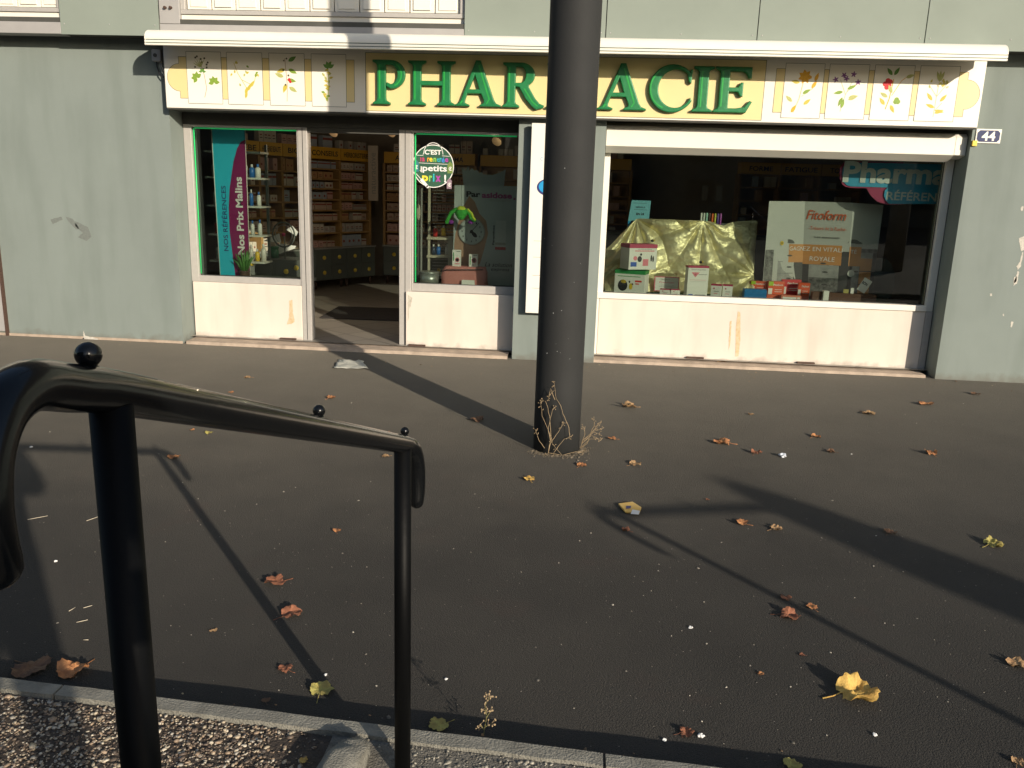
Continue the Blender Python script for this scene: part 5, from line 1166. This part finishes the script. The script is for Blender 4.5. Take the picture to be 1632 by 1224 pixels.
MB().tube([(q.x, 8.42, .63), (q.x, 8.42, q1.z - .02)], .098, 32).build('body', M_tin, tn); MB().tube([(q.x, 8.42, q1.z - .019), (q.x, 8.42, q1.z)], .102, 32).build('lid', M_tin, tn)
# wire rack
rw = thing('wire_rack', 'wire display rack with cream posts behind the round sticker', 'rack', (-1.5, 8.85, .047)); M_rp = mat('rack_cream', (.55, .5, .38), .5)
xa, xb = P(684, 380, 8.75).x, P(719, 380, 8.75).x
MB().box(xa - .012, xa + .012, 8.74, 8.76, .05, P(684, 290, 8.75).z).build('post', M_rp, rw)
MB().box(xb - .03, xb + .03, 8.74, 8.755, .05, P(715, 376, 8.75).z).build('side_panel', M_rp, rw)
for py in (380, 409, 438): z = P(700, py, 8.75).z; MB().box(xa - .02, xb + .01, 8.72, 8.95, z - .012, z + .012).build('shelf', M_rp, rw)
wr_ = MB(); z = P(0, 438, 8.8).z
while z < P(690, 300, 8.8).z: wr_.tube([(xa, 8.95, z), (xb + .06, 8.95, z)], .0035, 5); z += .035
wr_.build('wires', M_grey, rw)
for k, (px, py, m) in enumerate(((693, 379, 2), (706, 378, 3), (698, 408, 0), (712, 408, 5), (690, 408, 4))):
    q = P(px, py, 8.8); bottle(q.x, 8.83, q.z + .013, .11, .024, m, 'small bottle on the cream wire rack', 'bottles on the wire rack')
# black floor stands at the far left of the middle window
sd = thing('stand', 'slim dark pole stand with pale oval tag at left of the middle window', 'stand', (-1.73, 8.7, .047)); q = P(668, 300, 8.7)
for px in (667, 672): a = P(px, 300, 8.7); MB().box(a.x - .008, a.x + .008, 8.7, 8.715, .05, a.z).build('pole', M_grey if px == 672 else M_cab, sd)
q = P(667, 338, 8.68); MB().ball(q, .02, sx=1, sy=.2, sz=4.2).build('oval_tag', M_rp, sd)

# ---- wide window
# gold cloth
M_gold = mat('gold_lame', (0.84, 0.77, 0.47), 0.46, metal=0.55, var=.15, var_scale=25, bump=.8, bump_scale=32)
NU, NV = 170, 110; top = [(964, 398), (975, 388), (990, 372), (1005, 357), (1014, 349), (1020, 348), (1050, 349), (1090, 350.5), (1118, 351.5), (1133, 353), (1145, 358), (1152, 359), (1165, 354), (1180, 352), (1204, 351.5), (1207, 353)]
def topy(px):
    for (a, b), (c, d) in zip(top[:-1], top[1:]):
        if px <= c: return b + (d - b) * (px - a) / (c - a)
    return top[-1][1]
vs = []
for j in range(NV + 1):
    v = j / NV
    for i in range(NU + 1):
        uu = i / NU; px = 964 + uu * 243; py0 = topy(px); pxb = 964 + uu * 236 - 4 * math.sin(v * 3.1) * (1 - uu); y0 = 8.98 + .05 * math.sin(uu * 9)
        t0 = P(px, py0, y0); yb_ = 8.72 - .12 * math.sin(uu * 7 + 1); bz = .613
        p = Vector((t0.x + (P(pxb, 470, yb_).x - t0.x) * v, y0 + (yb_ - y0) * v ** 1.3, t0.z + (bz - t0.z) * v))
        # swags hanging from the two pins
        d1 = math.hypot((uu - .21) * 2.6, v * 1.0); a1 = math.atan2(v, (uu - .21) * 2.6); d2 = math.hypot((uu - .64) * 2.6, v); a2 = math.atan2(v, (uu - .64) * 2.6)
        d3 = math.hypot((uu - 1.0) * 2.2, v - .72); a3 = math.atan2(v - .72, (1.0 - uu) * 2.2)
        w1_ = math.exp(-d1 * 1.1); w2_ = math.exp(-d2 * 1.3); w3_ = math.exp(-d3 * 1.6)
        f = (abs(math.sin(a1 * 4.6 + .8 * math.sin(d1 * 5))) ** .7) * .085 * w1_ * min(1, d1 * 4) + (abs(math.sin(a2 * 5.2 + 1)) ** .7) * .08 * w2_ * min(1, d2 * 4) + (abs(math.sin(a3 * 6)) ** .8) * .08 * w3_ * min(1, d3 * 4)
        f += .035 * abs(math.sin((v * 2.2 + (uu - .2) * 2.0) * 5.0)) * v + .012 * noise.noise((uu * 16, v * 9, 0)) + .003 * noise.noise((uu * 60, v * 34, 3))
        p.y -= f
        if j > NV - 3: p.z = bz
        vs.append(p)
gf = MB().add(vs, [(j * (NU + 1) + i, j * (NU + 1) + i + 1, (j + 1) * (NU + 1) + i + 1, (j + 1) * (NU + 1) + i) for j in range(NV) for i in range(NU)], 0, True)
tag(gf.build('gold_cloth', M_gold), 'crumpled shiny gold cloth draped over the wide window display', 'cloth')
st = thing('display_riser', 'hidden step under the gold cloth', 'riser', (1.05, 9.1, .61)); st['label'] = 'plain step block holding up the gold cloth from behind'
MB().box(.62, 1.75, 9.03, 9.3, .611, 1.33).build('block', M_cab, st)
# blue sign, markers
y = 9.05; a = P(1007, 319, y); b = P(1037.5, 320, y); c = P(1034, 352, y); d = P(1001, 352, y)
bs = thing('card_sign', 'light blue notice card standing behind the gold cloth', 'sign', ((a.x + b.x) / 2, y, 1.33))
MB().prism([tuple(q) for q in (d, c, b, a)], (0, .005, 0)).build('card', mat('card_blue', (.18, .50, .60), .5), bs)
MB().prism([(d.x, y + .001, .62), (d.x + .03, y + .001, .62), (d.x + .03, y + .001, d.z), (d.x, y + .001, d.z)], (0, .004, 0)).build('support', M_logob, bs)
k = MB(); text(k, 'MÉDELA', P(1021, 330, y - .001), .10, .02, bold=.02); text(k, 'EN', P(1017, 341, y - .001), .04, .025, bold=.05); text(k, '24', P(1024, 341, y - .001), .035, .025, bold=.05)
for py in (324, 334.5): q = P(1021, py, y - .001); k.box(q.x - .07, q.x + .07, y - .0012, y - .0006, q.z, q.z + .003)
k.build('print', M_ink, bs)
mkc = [(.75, .78, .72), (.62, .68, .62), (.40, .70, .58), (.12, .05, .04), (.85, .16, .03), (.55, .6, .08), (.14, .08, .35), (.42, .10, .45)]
mkn = ('white', 'pale grey', 'mint', 'dark brown', 'orange', 'yellow green', 'indigo', 'violet')
for i, (c_, nme) in enumerate(zip(mkc, mkn)):
    px = 1117 + i * 4.4; hh = (0 if i < 4 else 1); q = P(px, 354 + hh, 9.0); q1 = P(px, 340.5 + hh, 9.0)
    m = thing('nail_file', nme + ' capsule stick in the row above the gold cloth', 'stick'); m.location = (q.x, 9.0, q.z - .02)
    MB().tube([(q.x, 9.0, q.z - .02), (q.x, 9.0, q1.z)], .0105, 12, round_end=True).build('barrel', mat('stick_' + nme.replace(' ', '_'), c_, .4), m)
# boxes
Z6 = .611
def floor_box(name, pxl, pyt, pxr, pyb, y, depth, label, **k):
    t = printed_box(name, pxl, pyt, pxr, pyb, y, depth, label, 'box', **k); return t
t = floor_box('carton', 984, 432, 1031, 470, 8.50, .2, 'white carton with green top under the pink topped one', rot=R_(-16), top=(.16, 1), deco=[('e', .28, .33, .16, .25, 2), ('e', .3, .5, .09, .08, 7), ('e', .55, .3, .06, .14, 7), ('r', .68, .5, .9, .58, 5), ('r', .1, .72, .85, .75, 1), ('e', .6, .4, .03, .05, 10), ('e', .5, .5, .03, .05, 2), ('r', .7, .4, .82, .45, 5)])
t.location.z = Z6 + .001
q = MB(); q.poly([(.151, y_, z_) for y_, z_ in ((-.03, .03), (.02, .03), (.03, .08), (.0, .17), (-.02, .08))])
b2top = t.location.z + (P(984, 432, 8.5).z - P(984, 470, 8.5).z)
t = floor_box('carton', 995, 389, 1042, 431, 8.49, .2, 'white carton with crimson top stacked on green topped carton', rot=R_(24), top=(.15, 0), deco=[('e', .22, .45, .07, .09, 3), ('e', .38, .42, .08, .12, 2), ('e', .42, .6, .04, .05, 2), ('r', .5, .15, .7, .42, 3), ('e', .8, .45, .03, .13, 2), ('e', .87, .42, .03, .12, 2), ('r', .06, .12, .28, .3, 4), ('r', .2, .72, .9, .76, 3), ('r', .3, .8, .8, .82, 6)])
t.location.z = b2top + .001
t = floor_box('display_card', 1044, 434, 1082, 459, 8.62, .03, 'wide white card with pink border behind small boxes', m=PM[3], deco=[('r', .04, .06, .96, .94, 9), ('r', .25, .8, .6, .84, 2), ('t', 'Premium', .5, .62, .6, .12, 3), ('r', .2, .42, .8, .44, 6), ('r', .2, .32, .8, .34, 6)])
t.location.z = Z6 + .02
for k, (a, b, c_, d, lb) in enumerate(((1053, 459, 1068, 470, 'small white box with pink top, left of the pair before the pink card'), (1069, 460, 1083, 471, 'small white box with pink top, right of the pair before the pink card'), (1135.5, 449, 1150, 471, 'upright white box with pink top, left of the pair beside gold cloth'), (1153.5, 451, 1167, 473, 'upright white box with pink top, right of the pair beside gold cloth'))):
    t = floor_box('medicine_box', a, b, c_, d, 8.40, .06, lb, rot=R_((-12, 8, -18, -8)[k]), top=(.1, 0), deco=[('e', .3, .7, .08, .06, 0), ('r', .3, .45, .8, .5, 6), ('r', .3, .3, .7, .34, 3)]); t.location.z = Z6 + .001
t = floor_box('medicine_box', 1096, 420, 1126, 471, 8.38, .10, 'tall white medicine box with pink heart and crimson top edge', rot=R_(10), top=(.06, 0), deco=[('v', .36, .72, .2, .08, 3), ('e', .36, .73, .05, .02, 0), ('r', .08, .05, .3, .1, 4), ('t', 'Dermagen', .5, .88, .7, .05, 6), ('r', .5, .72, .92, .74, 6), ('r', .1, .5, .9, .505, 6), ('r', .4, .06, .9, .09, 6), ('r', .1, .55, .9, .56, 3)]); t.location.z = Z6 + .001
M_bx = mat('box_blue', (.01, .17, .45), .4)
t = floor_box('carton', 1187, 459, 1221, 477, 8.36, .10, 'plain bright blue box at the foot of the gold cloth', m=M_bx); t.location.z = Z6 + .001
M_ob = mat('box_orange', (.72, .10, .03), .45); M_rd = mat('box_red', (.62, .02, .03), .45); M_or2 = mat('box_salmon', (.75, .25, .16), .5)
DD = [('t', 'Fitoform', .6, .8, .6, .12, 9), ('r', .0, .75, .3, 1.0, 8), ('r', .1, .0, .95, .16, 9), ('r', .4, .5, .85, .53, 9), ('r', .4, .38, .85, .41, 9), ('r', .0, .2, .25, .6, 9)]
for k, (a, b, c_, d, y_, m_, lb, rt) in enumerate(((1199, 438, 1221, 460, 8.60, M_ob, 'orange medicine box with lime corner, leftmost behind the blue box', -5), (1225, 440, 1249, 468, 8.56, M_ob, 'orange medicine box with lime corner, in front of the red one', 10), (1247, 432, 1276, 462, 8.68, M_rd, 'bright red medicine box at the back of orange group', 6), (1275, 441, 1290, 468, 8.56, M_ob, 'narrow orange medicine box, rightmost of the orange group', -6))):
    t = floor_box('medicine_box', a, b, c_, d, y_, .06, lb, m=m_, rot=R_(rt), deco=DD if k < 2 else DD[:1] + DD[3:]); t.location.z = Z6 + (.03 if k == 0 else .001)
for (a, b, c_, d, y_, m_, lb, rt) in ((1222, 461, 1262, 470, 8.46, M_ob, 'orange box lying flat below the upright orange boxes', 8), (1246, 467, 1277, 477, 8.37, M_or2, 'flat salmon box lying at the very front of orange group', -2), (1296, 460, 1313, 477, 8.40, PM[10], 'dark brown box right of the orange group', 0), (1313.5, 461, 1320, 480, 8.36, M_paper, 'narrow white box standing right of the brown box', 0), (1322, 462, 1396, 478, 8.52, PM[10], 'long low dark red brown box before the beehive poster', -3)):
    t = floor_box('medicine_box', a, b, c_, d, y_, .07, lb, m=m_, rot=R_(rt), deco=[('r', .08, .3, .75, .75, 9), ('r', .8, .3, .93, .75, 9)] if m_ is M_or2 else None); t.location.z = Z6 + .001
for (px, py, lb) in ((1063, 471, 'tiny yellow and black bee figure by small boxes'), (1046, 384, 'tiny dark figure on top of the crimson topped carton'), (1117, 418, 'tiny dark figure on top of the tall white box'), (1295, 478, 'tiny dark and yellow bee figure by the brown box')):
    yq = 8.44 if py > 400 else 8.55; q = P(px - (6 if py < 400 else 0), py, yq); t = thing('bee_figure', lb, 'figurine', (q.x, yq, q.z - .015)); MB().ball((0, 0, .017), .014, sx=1.3).build('body', M_ink, t, local=True); MB().ball((.015, -.002, .020), .010).build('head', PM[7], t, local=True)

# folded poster with hives
fp = thing('folded_poster', 'three panel folded poster of beehives reading Gagnez en vitalité royale', 'poster', (2.35, 8.75, .611))
ys = (8.62, 8.76, 8.66, 8.74); pxs = (1226, 1283, 1360, 1408); tys = (320.5, 321, 323, 327); bpx = (1213, 1276, 1347, 1388)
M_sheet = mat('poster_sheet', (.48, .49, .47), .5); M_hive = mat('poster_hive', (.38, .39, .38), .5, col2=(.22, .22, .22), var_scale=14); M_blk = mat('poster_dark', (.035, .035, .035), .5)
M_field = mat('poster_field', (.22, .22, .21), .5, col2=(.012, .012, .012), var_scale=30); M_band2 = mat('poster_orange', (.62, .27, .07), .5, col2=(.50, .22, .06)); M_fito = mat('poster_redorange', (.62, .13, .05), .5); M_tree = mat('poster_tree', (.13, .13, .12), .5)
pm = [M_sheet, M_hive, M_blk, M_field, M_band2, M_fito, M_paper, M_tree, PM[7]]
tops = [P(a, b, y_) for a, b, y_ in zip(pxs, tys, ys)]; bots = [P(a, 480, y_) for a, y_ in zip(bpx, ys)]
for q in bots: q.z = .613
for i in range(3): MB().prism([bots[i], bots[i + 1], tops[i + 1], tops[i]], (0, .005, 0)).build('panel', M_sheet, fp)
def on_p(i, u_, v_, off=.002):
    a = bots[i].lerp(bots[i + 1], u_); b = tops[i].lerp(tops[i + 1], u_); return a.lerp(b, v_) + Vector((0, -off, 0))
pr = [MB(), MB(), MB()]
cnt = [0]
def pq(i, u0, u1, v0, v1, m):
    cnt[0] += 1; o_ = .0016 + .00015 * cnt[0]; pr[i].poly([on_p(i, u0, v0, o_), on_p(i, u1, v0, o_), on_p(i, u1, v1, o_), on_p(i, u0, v1, o_)], m)
for i in range(3): pq(i, .0 if i else .01, 1, .0, (.50, .50, .54)[i], 3)
pq(0, .35, .76, .38, .50, 1); pq(0, .35, .76, .26, .372, 1); pq(0, .35, .76, .12, .252, 1); pq(0, .77, 1, .06, .50, 2); pq(0, .35, .76, .374, .378, 2); pq(0, .35, .76, .253, .258, 2); pq(0, .35, .95, .49, .535, 0)
pq(1, .0, .14, .04, .50, 2); pq(1, .14, .8, .36, .5, 1); pq(1, .14, .8, .22, .352, 1); pq(1, .14, .8, .04, .212, 3); pq(1, .80, 1, .0, .5, 2); pq(2, .86, 1, .0, .5, 2)
pq(2, .0, .12, .02, .5, 2); pq(2, .42, .85, .02, .48, 4); pq(2, .15, .40, .1, .5, 1); pq(2, .42, .85, .44, .5, 1)
pq(0, .62, 1.0, .37, .56, 4); pq(1, .0, .84, .355, .56, 4); pq(2, .0, .42, .355, .555, 4); pq(2, .42, .85, .3, .31, 2); pq(2, .42, .85, .16, .17, 2)
for i, u_, v_ in ((0, .65, .44), (0, .65, .32), (0, .65, .2), (1, .5, .28), (1, .5, .15), (1, .45, .37), (2, .3, .3)):
    cnt[0] += 1; q = on_p(i, u_, v_, .0016 + .00015 * cnt[0]); ax = (bots[i + 1] - bots[i]); ax.normalize(); pr[i].poly([q + ax * (.03 * math.cos(t * .7854)) + Vector((0, 0, .009 * math.sin(t * .7854))) for t in range(8)], 2)
for i, u_, v_, r_ in ((0, .6, .57, .05), (2, .12, .59, .05), (2, .3, .585, .03)):
    cnt[0] += 1; q = on_p(i, u_, v_, .0016 + .00015 * cnt[0]); pr[i].poly([q + Vector((r_ * 1.2 * math.cos(R_(a)), 0, r_ * .8 * math.sin(R_(a)))) for a in range(0, 181, 20)], 7)
q = on_p(0, .42, .57, .012); pr[0].poly(ell(q.x, q.z, .018, .022, q.y - .003, n=12), 8); pr[0].poly(ell(q.x, q.z, .007, .008, q.y - .004, n=8), 2)
def ptx(i, s, u_, v_, w, h, m, bold=.02, slant=0):
    cnt[0] += 1; ax = (bots[i + 1] - bots[i]); ax.z = 0; ax.normalize(); text(pr[i], s, on_p(i, u_, v_, .004 + .00015 * cnt[0]), w, h, m, ax=ax, bold=bold, slant=slant)
ptx(1, 'Fitoform', .47, .865, .37, .095, 5, .01, .2); ptx(1, '-Trésors de la Ruche-', .5, .73, .36, .035, 5, .0); ptx(1, 'Les essentiels', .5, .64, .24, .02, 7)
ptx(0, 'GAGN', .82, .515, .16, .042, 6, .0); ptx(1, 'EZ EN VITALI', .42, .515, .38, .042, 6, .0); ptx(2, 'TÉ', .14, .51, .07, .045, 6, 0); ptx(1, 'ROYALE', .42, .415, .24, .045, 6, .0)
q = on_p(2, .1, .28, .02); pr[2].poly(ell(q.x, q.z, .035, .035, q.y, n=20), 0)
for i in range(3): pr[i].build('print', pm, fp)
# small pale cards before the right panel
for k, (px, py, w, h, rt, lb) in enumerate(((1348, 467, 8, 12, 0, 'small olive card standing before the right poster panel'), (1358, 466, 5, 14, 0, 'small white card standing before the right poster panel'), (1378, 455, 14, 22, .5, 'tilted white label with black print before the poster'))):
    q = P(px, py, 8.55); t = thing('price_card', lb, 'card', (q.x, 8.55, q.z)); W_, H_ = w * .0063 / 2, h * .0063 / 2; M_ = Matrix.Rotation(rt, 4, 'Y')
    MB().box(-W_, W_, 0, .003, -H_, H_, M=M_).build('card', (LM['g'], M_paper, M_paper)[k], t, local=True)
    if k == 2: text(MB(), 'BON', (0, -.001, .02), .06, .03, ax=M_ @ Vector((1, 0, 0)), up=M_ @ Vector((0, 0, 1)), bold=.04).build('print', M_ink, t, local=True)
# blue and plum hanging sign
y = 8.42
hs = thing('hanging_sign', 'blue and plum sign reading Pharma Référence at top right of wide window', 'sign', (2.8, y, 1.65))
M_cb = mat('sign_sky_blue', (.03, .34, .58), .4); M_mg = mat('sign_plum', (.36, .02, .10), .4); M_lt = mat('sign_letters', (.62, .68, .66), .4)
def shp(l, m, nm, o, th=.004): MB().prism([P(a, b, y - o) for a, b in l], (0, th, 0)).build(nm, m, hs)
R1 = [(1353, 259)] + [(1353 - 10.5 * math.sin(R_(a)), 277.5 - 18.5 * math.cos(R_(a))) for a in range(20, 171, 15)] + [(1356, 297), (1418, 299), (1499, 300), (1505, 262)]
R1o = [(1350, 257)] + [(1350 - 12 * math.sin(R_(a)), 277.5 - 20.5 * math.cos(R_(a))) for a in range(20, 171, 15)] + [(1356, 299.5), (1381, 300), (1388, 312), (1398, 321), (1413, 326), (1440, 326), (1440, 258)]
shp(R1o, M_mg, 'plum_shape', 0)
shp(R1, M_cb, 'blue_shape', .008)
shp([(1416, 298), (1410, 304), (1409, 312), (1412, 320), (1417, 325), (1500, 325), (1502, 300)], M_cb, 'blue_tail', .014)
tx = MB(); text(tx, 'Pharma', P(1428, 276, y - .016), .98, .20, bold=.035, up=(0, 0, 1)); text(tx, 'RÉFÉRENCE', P(1466, 312, y - .016), .62, .10, bold=.02); tx.build('lettering', M_lt, hs)
for px in (1375, 1480): a = P(px, 262, y); MB().tube([(a.x, y + .006, a.z), (a.x, y + .006, 2.62)], .002, 5).build('wire', M_ink, hs)
# round table edge at the right back
rt = thing('round_stand', 'dim round grey stand at lower right inside wide window', 'stand', (3.1, 9.2, .611)); q = P(1400, 452, 9.1); MB().prism(ell(q.x, q.z, .17, .27, 9.1, n=32), (0, .01, 0)).build('disc', M_cab, rt)
for px, py, lb in ((1123, 310, 'faint pale card far inside wide window, left of the pair'), (1146, 311, 'faint pale card far inside wide window, right of the pair')):
    q = P(px, py, 11.5); t = thing('card_sign', lb, 'card', (q.x, 11.5, q.z - .08)); MB().box(-.04, .04, 0, .004, 0, .2).build('card', M_grey, t, local=True)
# counter deep inside
ct = thing('counter', 'dark sales counter deep inside behind wide window', 'counter', (1.2, 11.6, .047)); MB().box(-.6, 3.4, 11.6, 12.2, .047, 1.05).build('body', M_cab, ct, bevel=.01); MB().box(-.65, 3.45, 11.55, 12.25, 1.051, 1.09).build('top', M_cab, ct, bevel=.006)

# ------------------------------------------------------------------ behind the viewer
M_bk = mat('far_facade', (0.16, 0.15, 0.13), 0.9, var=.3, var_scale=.5)
bb = thing('building', 'plain apartment block across the street behind the viewer', 'building', (0, -42, 0))
w = MB().box(-60, 60, -54, -42, -.1, 9.2).build('wall', M_bk, bb)
for k in range(24):
    for f in range(3): MB().box(-58 + k * 5, -56.2 + k * 5, -41.99, -41.9, 1.2 + f * 2.7, 2.7 + f * 2.7).build('window', M_dark, bb)
b2 = thing('building', 'taller plain block behind the viewer on the left', 'building', (-30, -26, 0))
MB().box(-80, -4, -40, -26, -.1, 17).build('wall', M_bk, b2)
for k in range(14):
    for f in range(5): MB().box(-78 + k * 5.2, -76.2 + k * 5.2, -25.99, -25.9, 1.2 + f * 3, 2.8 + f * 3).build('window', M_dark, b2)
# the photographer
M_cloth = mat('dark_jacket', (.03, .03, .04), .9); M_sk = mat('skin', (.45, .28, .2), .6); M_hair = mat('dark_hair', (.02, .015, .01), .7)
pe = thing('person', 'person in dark jacket standing behind the camera holding a phone', 'person', (.28, -.38, .395))
sv = [(-.08, -.38, 1.18, .23, .14), (-.08, -.38, 1.42, .17, .12), (-.08, -.38, 1.62, .15, .11), (-.08, -.37, 1.79, .12, .09), (-.08, -.36, 1.88, .055, .055), (-.08, -.34, 1.96, .075, .085), (-.08, -.34, 2.07, .08, .095), (-.08, -.34, 2.15, .05, .06),
      (.12, -.38, 1.77, .06, .06), (.12, -.27, 1.54, .05, .05), (.10, -.13, 1.50, .036, .036), (.085, -.085, 1.545, .028, .02), (-.30, -.38, 1.77, .06, .06), (-.33, -.30, 1.54, .05, .05), (-.13, -.13, 1.50, .036, .036), (-.085, -.085, 1.545, .028, .02),
      (.03, -.38, 1.16, .095, .095), (.05, -.37, .86, .065, .065), (.05, -.39, .48, .045, .045), (.06, -.33, .425, .045, .03), (.07, -.22, .415, .035, .02), (-.19, -.38, 1.16, .095, .095), (-.21, -.37, .86, .065, .065), (-.21, -.39, .48, .045, .045), (-.22, -.33, .425, .045, .03), (-.23, -.22, .415, .035, .02)]
se = [(0, 1), (1, 2), (2, 3), (3, 4), (4, 5), (5, 6), (6, 7), (3, 8), (8, 9), (9, 10), (10, 11), (3, 12), (12, 13), (13, 14), (14, 15), (0, 16), (16, 17), (17, 18), (18, 19), (19, 20), (0, 21), (21, 22), (22, 23), (23, 24), (24, 25)]
for s_ in (1, -1):   # fingers
    w_ = 11 if s_ == 1 else 15
    for k in range(4):
        b_ = len(sv); y_ = -.085 - .0; z_ = 1.56 - .018 * k
        sv += [(s_ * (.088), -.07, z_, .009, .009), (s_ * .088, -.052, z_, .008, .008), (s_ * .078, -.043 , z_, .007, .007)]; se += [(w_, b_), (b_, b_ + 1), (b_ + 1, b_ + 2)]
    b_ = len(sv); sv += [(s_ * .07, -.085, 1.52, .010, .010), (s_ * .05, -.058, 1.535, .008, .008)]; se += [(w_, b_), (b_, b_ + 1)]
sv = [((v[0] + (.35 if v[1] < -.25 else 0)), *v[1:]) for v in sv]
me = bpy.data.meshes.new('body'); me.from_pydata([v[:3] for v in sv], se, []); ob = link(bpy.data.objects.new('body', me)); ob.parent = pe; ob.location = -Vector(pe.location)
sk_ = ob.modifiers.new('skin', 'SKIN'); sk_.use_smooth_shade = True
for i, v in enumerate(sv): me.skin_vertices[0].data[i].radius = (v[3], v[4])
me.skin_vertices[0].data[0].use_root = True
ss = ob.modifiers.new('sub', 'SUBSURF'); ss.levels = 1; ss.render_levels = 1; me.materials.append(M_cloth)
MB().ball((.27, -.36, 2.09), .105, sx=.85, sy=1.0, sz=.95).build('hair', M_hair, pe)
ph = thing('phone', 'dark phone held in both hands at the viewpoint', 'phone', (0, -.045, 1.57)); MB().box(-.075, .075, -.048, -.040, 1.52, 1.60).build('case', M_ink, ph, bevel=.003)
